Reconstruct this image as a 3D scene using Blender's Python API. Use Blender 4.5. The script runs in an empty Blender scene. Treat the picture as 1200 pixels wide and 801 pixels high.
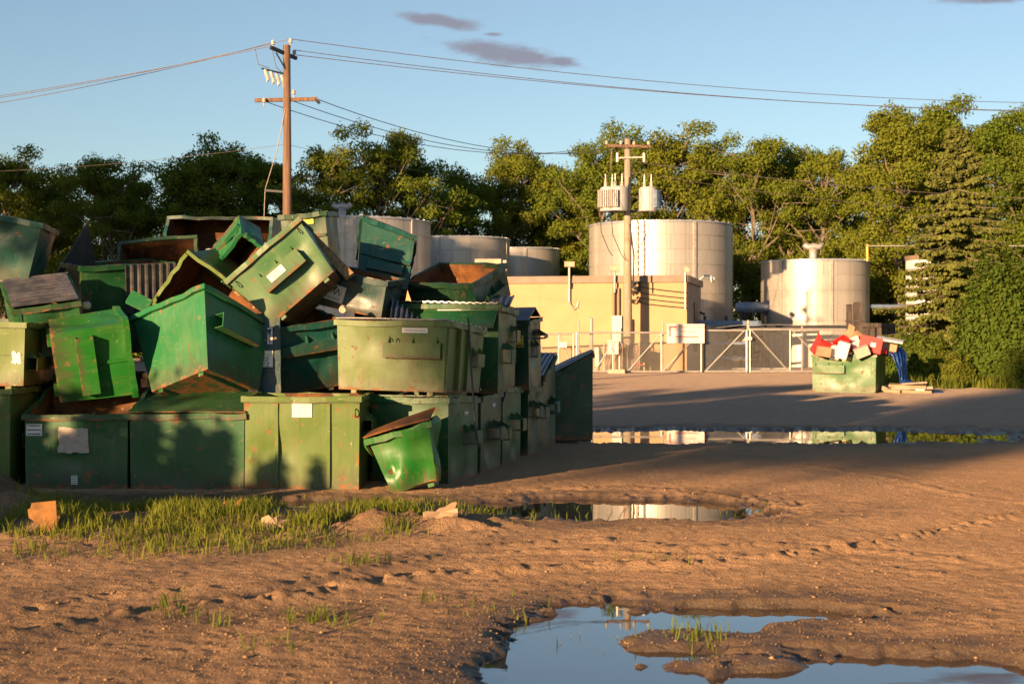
import bpy, math, random
import numpy as np
from mathutils import Vector, Matrix, Euler

# ------------------------------------------------------------------ camera, sky, sun, exposure
S = bpy.context.scene
COL = S.collection
CAMZ = 2.2
cd = bpy.data.cameras.new("camera"); cam = bpy.data.objects.new("camera", cd); COL.objects.link(cam)
cam.location = (0, 0, CAMZ); cam.rotation_euler = (math.radians(90), 0, 0)
cd.lens = 50; cd.sensor_width = 36; cd.shift_y = -4.5/1200; cd.clip_end = 5000; cd.clip_start = .1
cd.dof.use_dof = True; cd.dof.focus_distance = 23; cd.dof.aperture_fstop = 2.8
S.camera = cam
SUN_EL, SUN_AZ = math.radians(8.8), math.radians(34)      # azimuth: behind the camera, to the left
SD = Vector((-math.sin(SUN_AZ)*math.cos(SUN_EL), -math.cos(SUN_AZ)*math.cos(SUN_EL), math.sin(SUN_EL)))
sl = bpy.data.lights.new("sun", 'SUN'); sl.energy = 5.0; sl.angle = math.radians(.53); sl.color = (1, .63, .32)
so = bpy.data.objects.new("sun", sl); COL.objects.link(so)
so.rotation_euler = SD.to_track_quat('Z', 'Y').to_euler(); so.location = (-30, -40, 30)
W = bpy.data.worlds.new("World"); S.world = W; W.use_nodes = True
wn, wl = W.node_tree.nodes, W.node_tree.links; wn.clear()
def WN(t, **k):
    n = wn.new(t)
    for a, b in k.items(): setattr(n, a, b)
    return n
sky = WN('ShaderNodeTexSky', sky_type='NISHITA', sun_disc=False, sun_elevation=SUN_EL,
         sun_rotation=math.pi+SUN_AZ, altitude=250, air_density=1.0, dust_density=.3, ozone_density=2.2)
bg = WN('ShaderNodeBackground'); bg.inputs['Strength'].default_value = .063
wo = WN('ShaderNodeOutputWorld')
def wm(op, a, b=None, c=None):
    n = WN('ShaderNodeMath', operation=op)
    for i, v in enumerate((a, b, c)):
        if v is None: continue
        if isinstance(v, (int, float)): n.inputs[i].default_value = v
        else: wl.new(v, n.inputs[i])
    return n.outputs[0]
tc = WN('ShaderNodeTexCoord'); sx = WN('ShaderNodeSeparateXYZ'); wl.new(tc.outputs['Generated'], sx.inputs[0])
yy = wm('MAXIMUM', sx.outputs[1], .02)
cu, cv = wm('DIVIDE', sx.outputs[0], yy), wm('DIVIDE', sx.outputs[2], yy)
cn = WN('ShaderNodeTexNoise'); cn.inputs['Scale'].default_value = 1; cn.inputs['Detail'].default_value = 6; cn.inputs['Roughness'].default_value = .6
cc = WN('ShaderNodeCombineXYZ'); wl.new(wm('MULTIPLY', cu, 34), cc.inputs[0]); wl.new(wm('MULTIPLY', cv, 110), cc.inputs[1]); wl.new(cc.outputs[0], cn.inputs['Vector'])
tot = None
for px, py, rx, ry, sl_ in ((520, 25, 68, 11, -.16), (592, 63, 100, 17, -.16), (578, 40, 18, 4, 0), (1150, -2, 80, 9, 0), (660, 73, 28, 9, -.1)):
    du = wm('SUBTRACT', cu, (px-600)/1667); dv = wm('SUBTRACT', wm('SUBTRACT', cv, (396-py)/1667), wm('MULTIPLY', du, sl_))
    a = wm('POWER', wm('DIVIDE', du, rx/1667), 2); b = wm('POWER', wm('DIVIDE', dv, ry/1667), 2)
    d = wm('SUBTRACT', 1.0, wm('SQRT', wm('ADD', a, b)))
    tot = d if tot is None else wm('MAXIMUM', tot, d)
cm = WN('ShaderNodeMapRange', interpolation_type='SMOOTHSTEP'); wl.new(wm('ADD', tot, wm('MULTIPLY', wm('SUBTRACT', cn.outputs[0], .5), 1.5)), cm.inputs[0])
cm.inputs[1].default_value = .0; cm.inputs[2].default_value = .75; cm.inputs[4].default_value = .95
mixc = WN('ShaderNodeMix', data_type='RGBA'); wl.new(cm.outputs[0], mixc.inputs[0])
hs = WN('ShaderNodeHueSaturation'); hs.inputs['Saturation'].default_value = .88; wl.new(sky.outputs[0], hs.inputs['Color'])
wl.new(hs.outputs[0], mixc.inputs[6]); mixc.inputs[7].default_value = (1.7, 1.72, 2.15, 1)
wl.new(mixc.outputs[2], bg.inputs['Color']); wl.new(bg.outputs[0], wo.inputs['Surface'])
S.view_settings.view_transform = 'Standard'; S.view_settings.look = 'None'; S.view_settings.gamma = 1
S.view_settings.exposure = 1.47

# ------------------------------------------------------------------ helpers
rnd = random.Random(5)
def P(px, py, y): return Vector(((px-600)/1667*y, y, CAMZ-(py-396)/1667*y))
def gh(y): return .5*min(1, max(0, (y-37)/32))
def tag(o, label=None, cat=None, group=None, kind=None):
    for k, v in (('label', label), ('category', cat), ('group', group), ('kind', kind)):
        if v: o[k] = v
    return o
def empty(name, loc, rot=(0, 0, 0), **t):
    o = bpy.data.objects.new(name, None); COL.objects.link(o); o.location = loc; o.rotation_euler = rot
    o.empty_display_size = .2
    return tag(o, **t)
def link(name, me, mats=None, parent=None, color=None, smooth=False):
    if mats:
        for m in (mats if isinstance(mats, (list, tuple)) else [mats]): me.materials.append(m)
    if smooth:
        me.polygons.foreach_set('use_smooth', [True]*len(me.polygons))
    o = bpy.data.objects.new(name, me); COL.objects.link(o)
    if parent: o.parent = parent
    if color: o.color = (*color, 1)
    return o
class MB:
    def __init__(s): s.v = []; s.f = []; s.m = []
    def quadv(s, *p, m=0):
        i = len(s.v); s.v += [tuple(q) for q in p]; s.f.append(tuple(range(i, i+len(p)))); s.m.append(m)
    def box(s, c, d, R=None, m=0):
        c = Vector(c); i = len(s.v)
        for sx_ in (-.5, .5):
            for sy in (-.5, .5):
                for sz in (-.5, .5):
                    q = Vector((sx_*d[0], sy*d[1], sz*d[2]))
                    if R is not None: q = R @ q
                    s.v.append(tuple(c+q))
        for f in ((0, 1, 3, 2), (4, 6, 7, 5), (0, 4, 5, 1), (2, 3, 7, 6), (0, 2, 6, 4), (1, 5, 7, 3)):
            s.f.append(tuple(i+k for k in f)); s.m.append(m)
        return s
    def beam(s, a, b, w, h, up=(0, 0, 1), m=0):
        a, b = Vector(a), Vector(b); d = b-a; L = d.length; d.normalize(); up = Vector(up)
        x = d.cross(up)
        if x.length < 1e-4: x = d.cross(Vector((1, 0, 0)))
        x.normalize(); z = x.cross(d); R = Matrix((x, d, z)).transposed()
        return s.box((a+b)/2, (w, L, h), R, m)
    def tube(s, pts, r, n=8, m=0, cap=True):
        pts = [Vector(p) for p in pts]; rr = r if isinstance(r, (list, tuple)) else [r]*len(pts); rings = []
        for k, p in enumerate(pts):
            d = (pts[min(k+1, len(pts)-1)]-pts[max(k-1, 0)]).normalized()
            x = d.cross(Vector((0, 0, 1)))
            if x.length < .05: x = d.cross(Vector((0, 1, 0)))
            x.normalize(); z = x.cross(d); i = len(s.v); rings.append(i)
            for j in range(n):
                a = 2*math.pi*j/n; s.v.append(tuple(p+(x*math.cos(a)+z*math.sin(a))*rr[k]))
        for k in range(len(pts)-1):
            for j in range(n):
                a, b = rings[k]+j, rings[k]+(j+1) % n; c, d_ = rings[k+1]+(j+1) % n, rings[k+1]+j
                s.f.append((a, b, c, d_)); s.m.append(m)
        if cap:
            s.f.append(tuple(rings[0]+j for j in range(n))[::-1]); s.m.append(m)
            s.f.append(tuple(rings[-1]+j for j in range(n))); s.m.append(m)
        return s
    def lathe(s, prof, n=24, m=0, c=(0, 0, 0)):
        rings = []
        for r, z in prof:
            i = len(s.v); rings.append(i)
            for j in range(n):
                a = 2*math.pi*j/n; s.v.append((c[0]+r*math.cos(a), c[1]+r*math.sin(a), c[2]+z))
        for k in range(len(prof)-1):
            for j in range(n):
                s.f.append((rings[k]+j, rings[k]+(j+1) % n, rings[k+1]+(j+1) % n, rings[k+1]+j)); s.m.append(m)
        return s
    def mesh(s, name='mesh'):
        me = bpy.data.meshes.new(name); me.from_pydata(s.v, [], s.f)
        if any(s.m): me.polygons.foreach_set('material_index', s.m)
        me.update(); return me
    def obj(s, name, mats, parent=None, color=None, smooth=False):
        return link(name, s.mesh(name), mats, parent, color, smooth)
def npmesh(name, v, f, attrs=None):
    """v (n,3), f (m,k) numpy"""
    me = bpy.data.meshes.new(name); k = f.shape[1]; m = f.shape[0]
    me.vertices.add(len(v)); me.vertices.foreach_set('co', v.astype(np.float32).ravel())
    me.loops.add(m*k); me.loops.foreach_set('vertex_index', f.astype(np.int32).ravel())
    me.polygons.add(m); me.polygons.foreach_set('loop_start', np.arange(0, m*k, k, dtype=np.int32))
    me.update(calc_edges=True)
    for n_, a in (attrs or {}).items():
        at = me.attributes.new(n_, 'FLOAT', 'POINT'); at.data.foreach_set('value', a.astype(np.float32).ravel())
    return me
def text(name, s, size, mat, parent, M, sx_=1, ext=.002):
    cu_ = bpy.data.curves.new('t', 'FONT'); cu_.body = s; cu_.size = size; cu_.extrude = ext; cu_.align_x = 'CENTER'; cu_.align_y = 'CENTER'; cu_.resolution_u = 2
    t = bpy.data.objects.new('t', cu_); COL.objects.link(t); bpy.context.view_layer.update()
    me = bpy.data.meshes.new_from_object(t.evaluated_get(bpy.context.evaluated_depsgraph_get()))
    bpy.data.objects.remove(t); bpy.data.curves.remove(cu_)
    me.materials.clear(); me.transform(Matrix.Diagonal((sx_, 1, 1, 1))); me.transform(M)
    return link(name, me, mat, parent)

# ------------------------------------------------------------------ materials
class NT:
    def __init__(s, name):
        s.mat = bpy.data.materials.new(name); s.mat.use_nodes = True; s.n = s.mat.node_tree.nodes; s.l = s.mat.node_tree.links
        s.b = s.n['Principled BSDF']; s._c = None
    def N(s, t, ins=None, **k):
        n = s.n.new(t)
        for a, b in k.items(): setattr(n, a, b)
        for a, b in (ins or {}).items(): s.set(n.inputs[a], b)
        return n
    def set(s, sock, v):
        if hasattr(v, 'links') or isinstance(v, bpy.types.NodeSocket): s.l.new(v, sock)
        elif isinstance(v, (tuple, list)) and len(v) == 3 and sock.type == 'RGBA': sock.default_value = (*v, 1)
        else: sock.default_value = v
    def math(s, op, a, b=0, c=0): return s.N('ShaderNodeMath', {0: a, 1: b, 2: c}, operation=op).outputs[0]
    def mix(s, f, a, b, bt='MIX'):
        n = s.N('ShaderNodeMix', data_type='RGBA', blend_type=bt); s.set(n.inputs[0], f); s.set(n.inputs[6], a); s.set(n.inputs[7], b); return n.outputs[2]
    def coord(s, which='Object', scale=(1, 1, 1), rand=True):
        t = s.N('ShaderNodeTexCoord').outputs[which]
        if rand:
            oi = s.N('ShaderNodeObjectInfo'); r = s.math('MULTIPLY', oi.outputs['Random'], 57.)
            t = s.N('ShaderNodeVectorMath', {0: t, 1: r}, operation='ADD').outputs[0]
        return s.N('ShaderNodeMapping', {'Vector': t, 'Scale': scale}).outputs[0]
    def noise(s, co, scale, det=4, rough=.55, dist=0): return s.N('ShaderNodeTexNoise', {'Vector': co, 'Scale': scale, 'Detail': det, 'Roughness': rough, 'Distortion': dist}).outputs[0]
    def ramp(s, v, lo, hi, a=0, b=1): return s.N('ShaderNodeMapRange', {0: v, 1: lo, 2: hi, 3: a, 4: b}, interpolation_type='SMOOTHSTEP').outputs[0]
    def bump(s, h, st=.3, d=.01): s.set(s.b.inputs['Normal'], s.N('ShaderNodeBump', {'Height': h, 'Strength': st, 'Distance': d}).outputs[0])
    def out(s, col=None, rough=None, metal=None, spec=None):
        for k, v in (('Base Color', col), ('Roughness', rough), ('Metallic', metal), ('Specular IOR Level', spec)):
            if v is not None: s.set(s.b.inputs[k], v)
        return s.mat
def plain(name, col, rough=.6, metal=0, var=.25, scale=6):
    t = NT(name); co = t.coord(); n = t.noise(co, scale, 5); f = t.ramp(n, .3, .7)
    c = t.mix(f, tuple(v*(1-var) for v in col), tuple(min(1, v*(1+var)) for v in col))
    t.bump(t.noise(co, scale*8), .15, .005)
    return t.out(c, rough, metal)
def make_paint():
    t = NT('weathered_green_paint'); oi = t.N('ShaderNodeObjectInfo'); col = oi.outputs['Color']
    co = t.coord(); gz = t.N('ShaderNodeSeparateXYZ', {0: t.N('ShaderNodeTexCoord').outputs['Generated']})
    z = gz.outputs[2]
    fade = t.ramp(t.noise(co, 1.6, 5, .6, .4), .35, .75)
    chalk = t.mix(.30, col, (.30, .27, .11))
    c = t.mix(t.math('MULTIPLY', fade, .3), col, chalk)
    # vertical runs of dirt and bleaching
    st = t.noise(t.coord(scale=(9, 9, .7)), 1.5, 5, .6)
    c = t.mix(t.math('MULTIPLY', t.ramp(st, .5, .75), .35), c, t.mix(.5, col, (.02, .03, .02)))
    c = t.mix(t.math('MULTIPLY', t.ramp(st, .48, .28), .3), c, chalk)
    rs_ = t.noise(t.coord(scale=(13, 13, .55)), 1.3, 4, .6); c = t.mix(t.math('MULTIPLY', t.math('MULTIPLY', t.ramp(rs_, .58, .68), t.ramp(t.noise(co, 1.3, 2), .45, .6)), .55), c, (.17, .075, .028))
    gr = t.math('MULTIPLY', t.ramp(t.math('ADD', z, t.math('MULTIPLY', t.math('SUBTRACT', t.noise(t.coord(scale=(6, 6, 1.5)), 2, 5), .5), .7)), .32, .0), .6)
    c = t.mix(gr, c, (.075, .055, .035))
    # scraped light patches
    sc = t.ramp(t.noise(t.coord(scale=(1.5, 1.5, 5)), 3.2, 8, .7, .7), .63, .70)
    c = t.mix(t.math('MULTIPLY', sc, .5), c, (.36, .29, .16))
    # thin scratches
    w = t.noise(t.coord(scale=(1.2, 1.2, 26)), 3.0, 3, .5, .25); w2 = t.noise(t.coord(scale=(22, 22, 1.6)), 2.4, 3, .5, .3)
    sm = t.math('MULTIPLY', t.math('MAXIMUM', t.ramp(w, .70, .74), t.ramp(w2, .71, .75)), t.ramp(t.noise(co, 1.9, 3), .45, .6))
    c = t.mix(t.math('MULTIPLY', sm, .75), c, (.46, .40, .28))
    # rust, more of it along the edges
    e = t.math('ADD', t.ramp(z, .10, .0), t.math('MULTIPLY', t.ramp(z, .93, 1.0), .5))
    for k in (0, 1):
        e = t.math('ADD', e, t.math('MULTIPLY', t.math('ADD', t.ramp(gz.outputs[k], .035, 0), t.ramp(gz.outputs[k], .965, 1)), .35))
    rn = t.noise(co, 5.5, 9, .68)
    rm = t.ramp(t.math('ADD', rn, t.math('MULTIPLY', e, .17)), .625, .70)
    rust = t.mix(t.noise(co, 14, 4), (.30, .12, .04), (.11, .045, .02))
    c = t.mix(t.math('MULTIPLY', rm, .9), c, rust)
    ro = t.math('ADD', t.math('MULTIPLY', rm, .3), t.ramp(fade, 0, 1, .36, .55))
    t.bump(t.math('ADD', t.math('MULTIPLY', t.noise(co, 1.5, 1), 1.3), t.math('MULTIPLY', t.math('SUBTRACT', t.noise(co, 40, 3), t.math('MULTIPLY', rm, 1.5)), .22)), .3, .012)
    return t.out(c, ro, 0, .38)
def make_rust():
    t = NT('rusty_steel'); co = t.coord(); a = t.noise(co, 2.5, 8, .65)
    c = t.mix(t.ramp(a, .35, .65), (.06, .03, .02), (.19, .075, .022))
    c = t.mix(t.ramp(t.noise(t.coord(scale=(5, 5, .6)), 2, 5), .55, .75), c, (.055, .035, .03))
    c = t.mix(t.ramp(t.noise(co, 9, 5), .64, .7), c, (.32, .22, .13))
    t.bump(t.noise(co, 60, 4), .3, .004); return t.out(c, .8, 0, .25)
def make_lid():
    t = NT('grey_corrugated_lid'); co = t.coord(); a = t.noise(co, 3, 7, .6)
    c = t.mix(t.ramp(a, .35, .7), (.045, .045, .055), (.13, .125, .125))
    c = t.mix(t.ramp(t.noise(co, 6, 6), .6, .68), c, (.12, .06, .035))
    t.bump(t.noise(co, 30, 3), .2, .004); return t.out(c, .24, .15, .7)
def make_tank():
    t = NT('galvanised_cladding'); oi = t.N('ShaderNodeObjectInfo'); co = t.coord('Object', rand=False)
    g = t.mix(oi.outputs['Random'], (.42, .39, .355), (.45, .42, .38))
    st = t.noise(t.coord('Object', (2.4, 2.4, .12), False), 1.6, 6, .65)
    c = t.mix(t.math('MULTIPLY', t.ramp(st, .5, .75), .6), g, (.24, .21, .185))
    c = t.mix(t.math('MULTIPLY', t.ramp(t.noise(t.coord('Object', (5, 5, .15), True), 1.2, 5), .6, .72), .5), c, (.25, .16, .10))
    t.bump(t.noise(t.coord('Object', (16, 16, .04), False), 1, 1), .3, .02)
    return t.out(c, t.ramp(st, .3, .7, .40, .52), .45, .5)
def make_leaf(name, a, b, trans=.42):
    t = NT(name); oi = t.N('ShaderNodeObjectInfo'); at = t.N('ShaderNodeAttribute', attribute_name='shade').outputs['Fac']
    c = t.mix(t.math('ADD', t.math('MULTIPLY', at, .75), t.math('MULTIPLY', oi.outputs['Random'], .25)), a, b)
    c = t.mix(.3, c, t.mix(oi.outputs['Random'], (.06, .14, .03), (.22, .20, .03)))
    d = t.N('ShaderNodeBsdfDiffuse', {'Color': c}); tr = t.N('ShaderNodeBsdfTranslucent', {'Color': t.mix(.5, c, (.16, .17, .02))})
    m1 = t.N('ShaderNodeMixShader', {0: trans, 1: d.outputs[0], 2: tr.outputs[0]})
    t.l.new(m1.outputs[0], t.n['Material Output'].inputs['Surface']); return t.mat
def make_wood(name, a, b):
    t = NT(name); n = t.noise(t.coord(scale=(9, 9, .5)), 2.5, 8, .6)
    c = t.mix(t.ramp(n, .35, .65), a, b); t.bump(n, .5, .01); return t.out(c, .8, 0, .2)
def make_ground():
    t = NT('sandy_gravel'); co = t.coord('Object', rand=False)
    wet = t.N('ShaderNodeAttribute', attribute_name='wet').outputs['Fac']; mud = t.N('ShaderNodeAttribute', attribute_name='mud').outputs['Fac']
    n1 = t.noise(co, .35, 6, .6); n2 = t.noise(co, 3.5, 8, .7); n3 = t.noise(co, 45, 5, .7)
    c = t.mix(t.ramp(n1, .35, .65), (.57, .35, .195), (.48, .295, .165))
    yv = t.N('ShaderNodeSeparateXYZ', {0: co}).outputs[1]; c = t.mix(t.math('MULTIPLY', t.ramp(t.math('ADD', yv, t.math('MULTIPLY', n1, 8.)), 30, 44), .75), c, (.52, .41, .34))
    c = t.mix(t.math('MULTIPLY', t.ramp(n2, .45, .7), .5), c, (.30, .19, .11))
    c = t.mix(t.math('MULTIPLY', t.ramp(n3, .52, .68), .4), c, (.54, .37, .22))
    c = t.mix(t.math('MULTIPLY', t.ramp(n3, .47, .30), .5), c, (.19, .12, .07))
    c = t.mix(t.math('MULTIPLY', mud, .82), c, (.11, .068, .038))
    c = t.mix(t.math('MULTIPLY', wet, .92), c, (.05, .033, .021))
    ro = t.math('SUBTRACT', .93, t.math('MULTIPLY', wet, .6))
    h = t.math('ADD', t.math('MULTIPLY', n3, .6), t.math('MULTIPLY', t.noise(co, 18, 5, .65), 1.0))
    h = t.math('MULTIPLY', h, t.math('SUBTRACT', 1., t.math('MULTIPLY', wet, .8)))
    t.bump(h, 1.0, .09); t.set(t.b.inputs['Diffuse Roughness'], 1.0)
    return t.out(c, ro, 0, t.math('ADD', .12, t.math('MULTIPLY', wet, .35)))
def make_water():
    t = NT('muddy_puddle_water'); co = t.coord('Object', rand=False)
    t.bump(t.noise(co, 2.2, 3, .5), .02, .02)
    t.set(t.b.inputs['IOR'], 2.5)
    return t.out((.035, .026, .018), .015, 0, .5)
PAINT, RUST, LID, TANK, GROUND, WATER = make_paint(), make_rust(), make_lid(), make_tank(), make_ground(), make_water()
LEAF = make_leaf('cottonwood_leaves', (.125, .175, .02), (.20, .235, .034))
NEEDLE = make_leaf('spruce_needles', (.08, .10, .03), (.19, .19, .055), .15)
BUSH = make_leaf('bush_leaves', (.055, .09, .012), (.12, .145, .02), .3)
GRASS = make_leaf('grass_blades', (.13, .17, .02), (.26, .27, .05), .45)
BARK = make_wood('bark', (.10, .08, .06), (.24, .19, .14))
POLEW = make_wood('pole_wood', (.12, .072, .05), (.22, .135, .09)); POLEP = make_wood('pale_pole_wood', (.26, .205, .155), (.37, .30, .23))
GREYW = make_wood('grey_boards', (.04, .032, .03), (.10, .08, .07)); PLANKW = make_wood('brown_plank_wood', (.17, .10, .045), (.33, .21, .10))
YELLOW = plain('buff_painted_wall', (.395, .262, .138), .75, 0, .05, 1.2); FASCIA = plain('brown_fascia', (.19, .135, .10), .6, 0, .12, 2)
BLOCK = plain('tan_block_wall', (.33, .25, .19), .85, 0, .2, 4); DARK = plain('dark_steel', (.035, .036, .04), .5, .3); STEEL = plain('galvanised_steel', (.40, .37, .33), .45, .35, .15)
WHITE = plain('white_paint', (.62, .60, .56), .55, 0, .06); BLUEP = plain('blue_grey_steel', (.14, .20, .30), .45, .2); PAPER = plain('white_sticker', (.66, .62, .56), .6, 0, .08, 12)
PINK = plain('faded_sticker', (.42, .33, .27), .7, 0, .12, 14); YSTK = plain('yellow_sticker', (.62, .42, .04), .5, 0, .1); RED = plain('red_cardboard', (.55, .03, .025), .55, 0, .15)
REDP = plain('red_print', (.65, .07, .05), .5, 0, .05); BLACKP = plain('black_print', (.02, .02, .022), .5, 0, .05); GREENP = plain('green_print', (.01, .09, .05), .5, 0, .05)
CARD = plain('cardboard', (.34, .22, .13), .8, 0, .12, 3); TARP = plain('blue_tarp', (.012, .05, .20), .4, 0, .2, 5); PORC = plain('porcelain', (.45, .40, .34), .3)
TRAFO = plain('transformer_paint', (.40, .39, .38), .5, .1, .08); CONC = plain('concrete', (.42, .34, .25), .85, 0, .12); YPAINT = plain('yellow_paint', (.42, .29, .04), .5); WIREM = plain('cable', (.13, .10, .09), .5, .2)
SIGNW = plain('sign_white', (.62, .58, .54), .45, 0, .03); ROOFM = plain('roof_sheet', (.35, .37, .42), .4, .4, .08, 1); TEALT = plain('dark_rubber', (.03, .03, .032), .6); RUSTO = plain('orange_rust', (.20, .085, .016), .8, 0, .3, 12)
# ------------------------------------------------------------------ ground and water
def vnoise(x, y, seed):
    r = np.random.RandomState(seed); T = r.rand(256, 256)
    xi, yi = np.floor(x).astype(int), np.floor(y).astype(int); fx, fy = x-xi, y-yi
    fx = fx*fx*(3-2*fx); fy = fy*fy*(3-2*fy); g = lambda a, b: T[a % 256, b % 256]
    return (g(xi, yi)*(1-fx)+g(xi+1, yi)*fx)*(1-fy)+(g(xi, yi+1)*(1-fx)+g(xi+1, yi+1)*fx)*fy-.5
PUD = [  # cx, cy, rx, ry
    (.78, 10.3, .72, 1.6), (.38, 9.6, .5, .8), (1.85, 11.45, 1.25, .42), (2.5, 9.45, 1.25, .55), (1.5, 8.5, 1.7, .6), (1.4, 11.1, .5, .5),
    (1.6, 18.55, 2.0, 1.3), (.35, 18.9, 1.2, .8), (5.6, 32.6, 6.8, 2.5), (-3.5, 19.05, 2.9, .62), (-5.2, 18.7, .9, .5)]
ISL = [(1.3, 10.55, .55, .42), (1.55, 9.75, .75, .22), (1.2, 8.75, .5, .14)]
WATERZ = -.06
def px2g(px, py):
    y = (CAMZ*1667)/(py-396.); return ((px-600)/1667*y, y)
TRK = [([(0, 748), (60, 738), (150, 722), (330, 702), (470, 676), (600, 668), (700, 662), (790, 664), (900, 656), (1040, 636), (1200, 604)], .075, .13),
       ([(0, 722), (120, 700), (300, 690), (520, 650), (640, 645), (760, 650), (860, 652)], .045, .10),
       ([(560, 640), (700, 632), (800, 645), (900, 640), (1010, 645), (1110, 655)], .05, .12),
       ([(80, 640), (200, 630), (330, 628), (470, 612), (560, 622)], .07, .22),
       ([(560, 585), (650, 573), (740, 572), (800, 577), (900, 592)], .05, .14),
       ([(940, 545), (1040, 560), (1120, 580), (1200, 590)], .035, .1), ([(1010, 665), (1100, 672), (1200, 668)], .03, .1),
       ([(700, 787), (725, 772), (745, 770)], .10, .07), ([(760, 801), (840, 780), (870, 788)], .09, .08), ([(1000, 774), (1050, 772), (1080, 770)], .09, .05), ([(1110, 790), (1170, 772), (1200, 770)], .08, .1)]
TRKW = [([px2g(*p) for p in t], a, w) for t, a, w in TRK]
def height(x, y, fine=True):
    h = .5*np.clip((y-37)/32., 0, 1)
    near = np.clip((40-y)/18., 0, 1)*np.clip((14-np.abs(x))/4., 0, 1)
    n = .05*vnoise(x/2.6, y/2.6, 1)+.018*vnoise(x/.9+7, y/.9, 2)+.014*vnoise(x/.34, y/.34+3, 3)
    n2 = .008*vnoise(x/.12, y/.12, 4)+.015*vnoise(x/.065, y/.065, 5)
    h = h+n*(.3+.5*near)+(n2*near if fine else 0)
    warp = .30*vnoise(x/.8, y/.8, 8)+.22*vnoise(x/.3, y/.3, 9)+.24*vnoise(x/.15, y/.12, 12)+.16*vnoise(x/.07, y/.055, 13)
    m = np.zeros_like(x)
    for cx, cy, rx, ry in PUD:
        d = np.sqrt(((x-cx)/rx)**2+((y-cy)/ry)**2); m = np.maximum(m, np.clip((1.28-d+warp*1.15)*1.9, 0, 1))
    for cx, cy, rx, ry in ISL:
        d = np.sqrt(((x-cx)/rx)**2+((y-cy)/ry)**2); m = m*(1-.75*np.clip((1.1-d+warp)*1.8, 0, 1))
    m = m*m*(3-2*m); mud = np.zeros_like(x)
    for cx, cy, rx, ry in PUD:
        d = np.sqrt(((x-cx)/(rx+.9))**2+((y-cy)/(ry*1.25+.5))**2); mud = np.maximum(mud, np.clip((1.1-d+warp)*2.0, 0, 1))
    h = h*(1-.6*m)-.135*m+.012*(1-m)
    clod = .45+1.7*vnoise(x/.08, y/.08, 21)+1.5*vnoise(x/.19, y/.19, 22)
    for pts, a, w in TRKW:
        d = np.full_like(x, 9.)
        for (x0, y0), (x1, y1) in zip(pts[:-1], pts[1:]):
            L = (x1-x0)**2+(y1-y0)**2; t = np.clip(((x-x0)*(x1-x0)+(y-y0)*(y1-y0))/L, 0, 1)
            d = np.minimum(d, np.hypot(x-x0-t*(x1-x0), y-y0-t*(y1-y0)))
        k = np.exp(-(d/w)**2); a = a*.6; h = h+a*k*np.clip(clod+.3, 0, 1.4); k2 = np.exp(-((d-w*2.2)/(w*1.1))**2); h = h-.3*a*k2
        mud = np.maximum(mud, .5*k*np.clip(clod*1.3, 0, 1))
    k = np.exp(-((x+2.4)/2.6)**2-((y-10.6)/1.7)**2)*np.clip(.75+1.6*vnoise(x/.9, y/.5, 71)+.8*vnoise(x/.25, y/.2, 72), 0, 1); mud = np.maximum(mud, .5*k)
    # soil berm the grass grows on, heap at the far left
    k = np.exp(-((y-16.9-.4*vnoise(x/1.7, y*0, 31))/.75)**2)*np.clip((x+7.2)/1., 0, 1)*np.clip((.3-x)/1., 0, 1)
    h = h+k*(.09+.16*vnoise(x/.4, y/.4, 33)+.08*vnoise(x/.15, y/.15, 34)); mud = np.maximum(mud, .75*k)
    k = np.exp(-((x+6.6)/1.1)**2-((y-18.3)/.9)**2); h = h+k*(.30+.25*vnoise(x/.3, y/.3, 35)+.12*vnoise(x/.12, y/.12, 36)); mud = np.maximum(mud, k)
    return h, m, mud
def axis(segs):
    out = [segs[0][0]]
    for end, f in segs[1:]:
        while out[-1] < end: out.append(out[-1]+f(out[-1]))
    return np.array(out)
ys = axis([(-300, None), (-10, lambda v: 20), (6.2, lambda v: 1.2), (22, lambda v: .0022*max(v, 6)+.001), (72, lambda v: .0055*v), (2500, lambda v: .09*v)])
xp = axis([(0, None), (7.5, lambda v: .034), (26, lambda v: .034+.02*(v-7.5)), (1800, lambda v: .12*v)])
xs = np.concatenate([-xp[:0:-1], xp])
X, Y = np.meshgrid(xs, ys); Hh, Mm, Md = height(X, Y)
far = np.clip((Y-150)/100, 0, 1)*0
V = np.stack([X, Y, Hh], -1).reshape(-1, 3); nx, ny = len(xs), len(ys)
i0 = (np.arange(ny-1)[:, None]*nx+np.arange(nx-1)[None, :]).ravel()
Fq = np.stack([i0, i0+1, i0+nx+1, i0+nx], 1)
wetv = np.clip(1.5-(Hh-WATERZ)/.075, 0, 1)*np.clip(Mm*6, 0, 1)
wetv = np.maximum(wetv, .75*Md*np.clip(1.3-(Hh-WATERZ)/.13, 0, 1))
gme = npmesh('ground', V, Fq, {'wet': wetv, 'mud': Md})
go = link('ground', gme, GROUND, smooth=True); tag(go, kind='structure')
def water(name, x0, x1, y0, y1, kind='structure'):
    m = MB(); m.quadv((x0, y0, WATERZ), (x1, y0, WATERZ), (x1, y1, WATERZ), (x0, y1, WATERZ)); tag(m.obj(name, WATER), kind=kind)
water('puddle_water', -1.2, 4.6, 6.9, 12.6); water('puddle_water', -1.2, 4.2, 16.6, 20.2); water('puddle_water', -2.5, 14, 28.6, 36.4); water('puddle_water', -7, -1.21, 17.6, 20.2)
def ground_z(x, y):
    h, _, _ = height(np.array([[float(x)]]), np.array([[float(y)]])); return float(h[0, 0])

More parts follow.
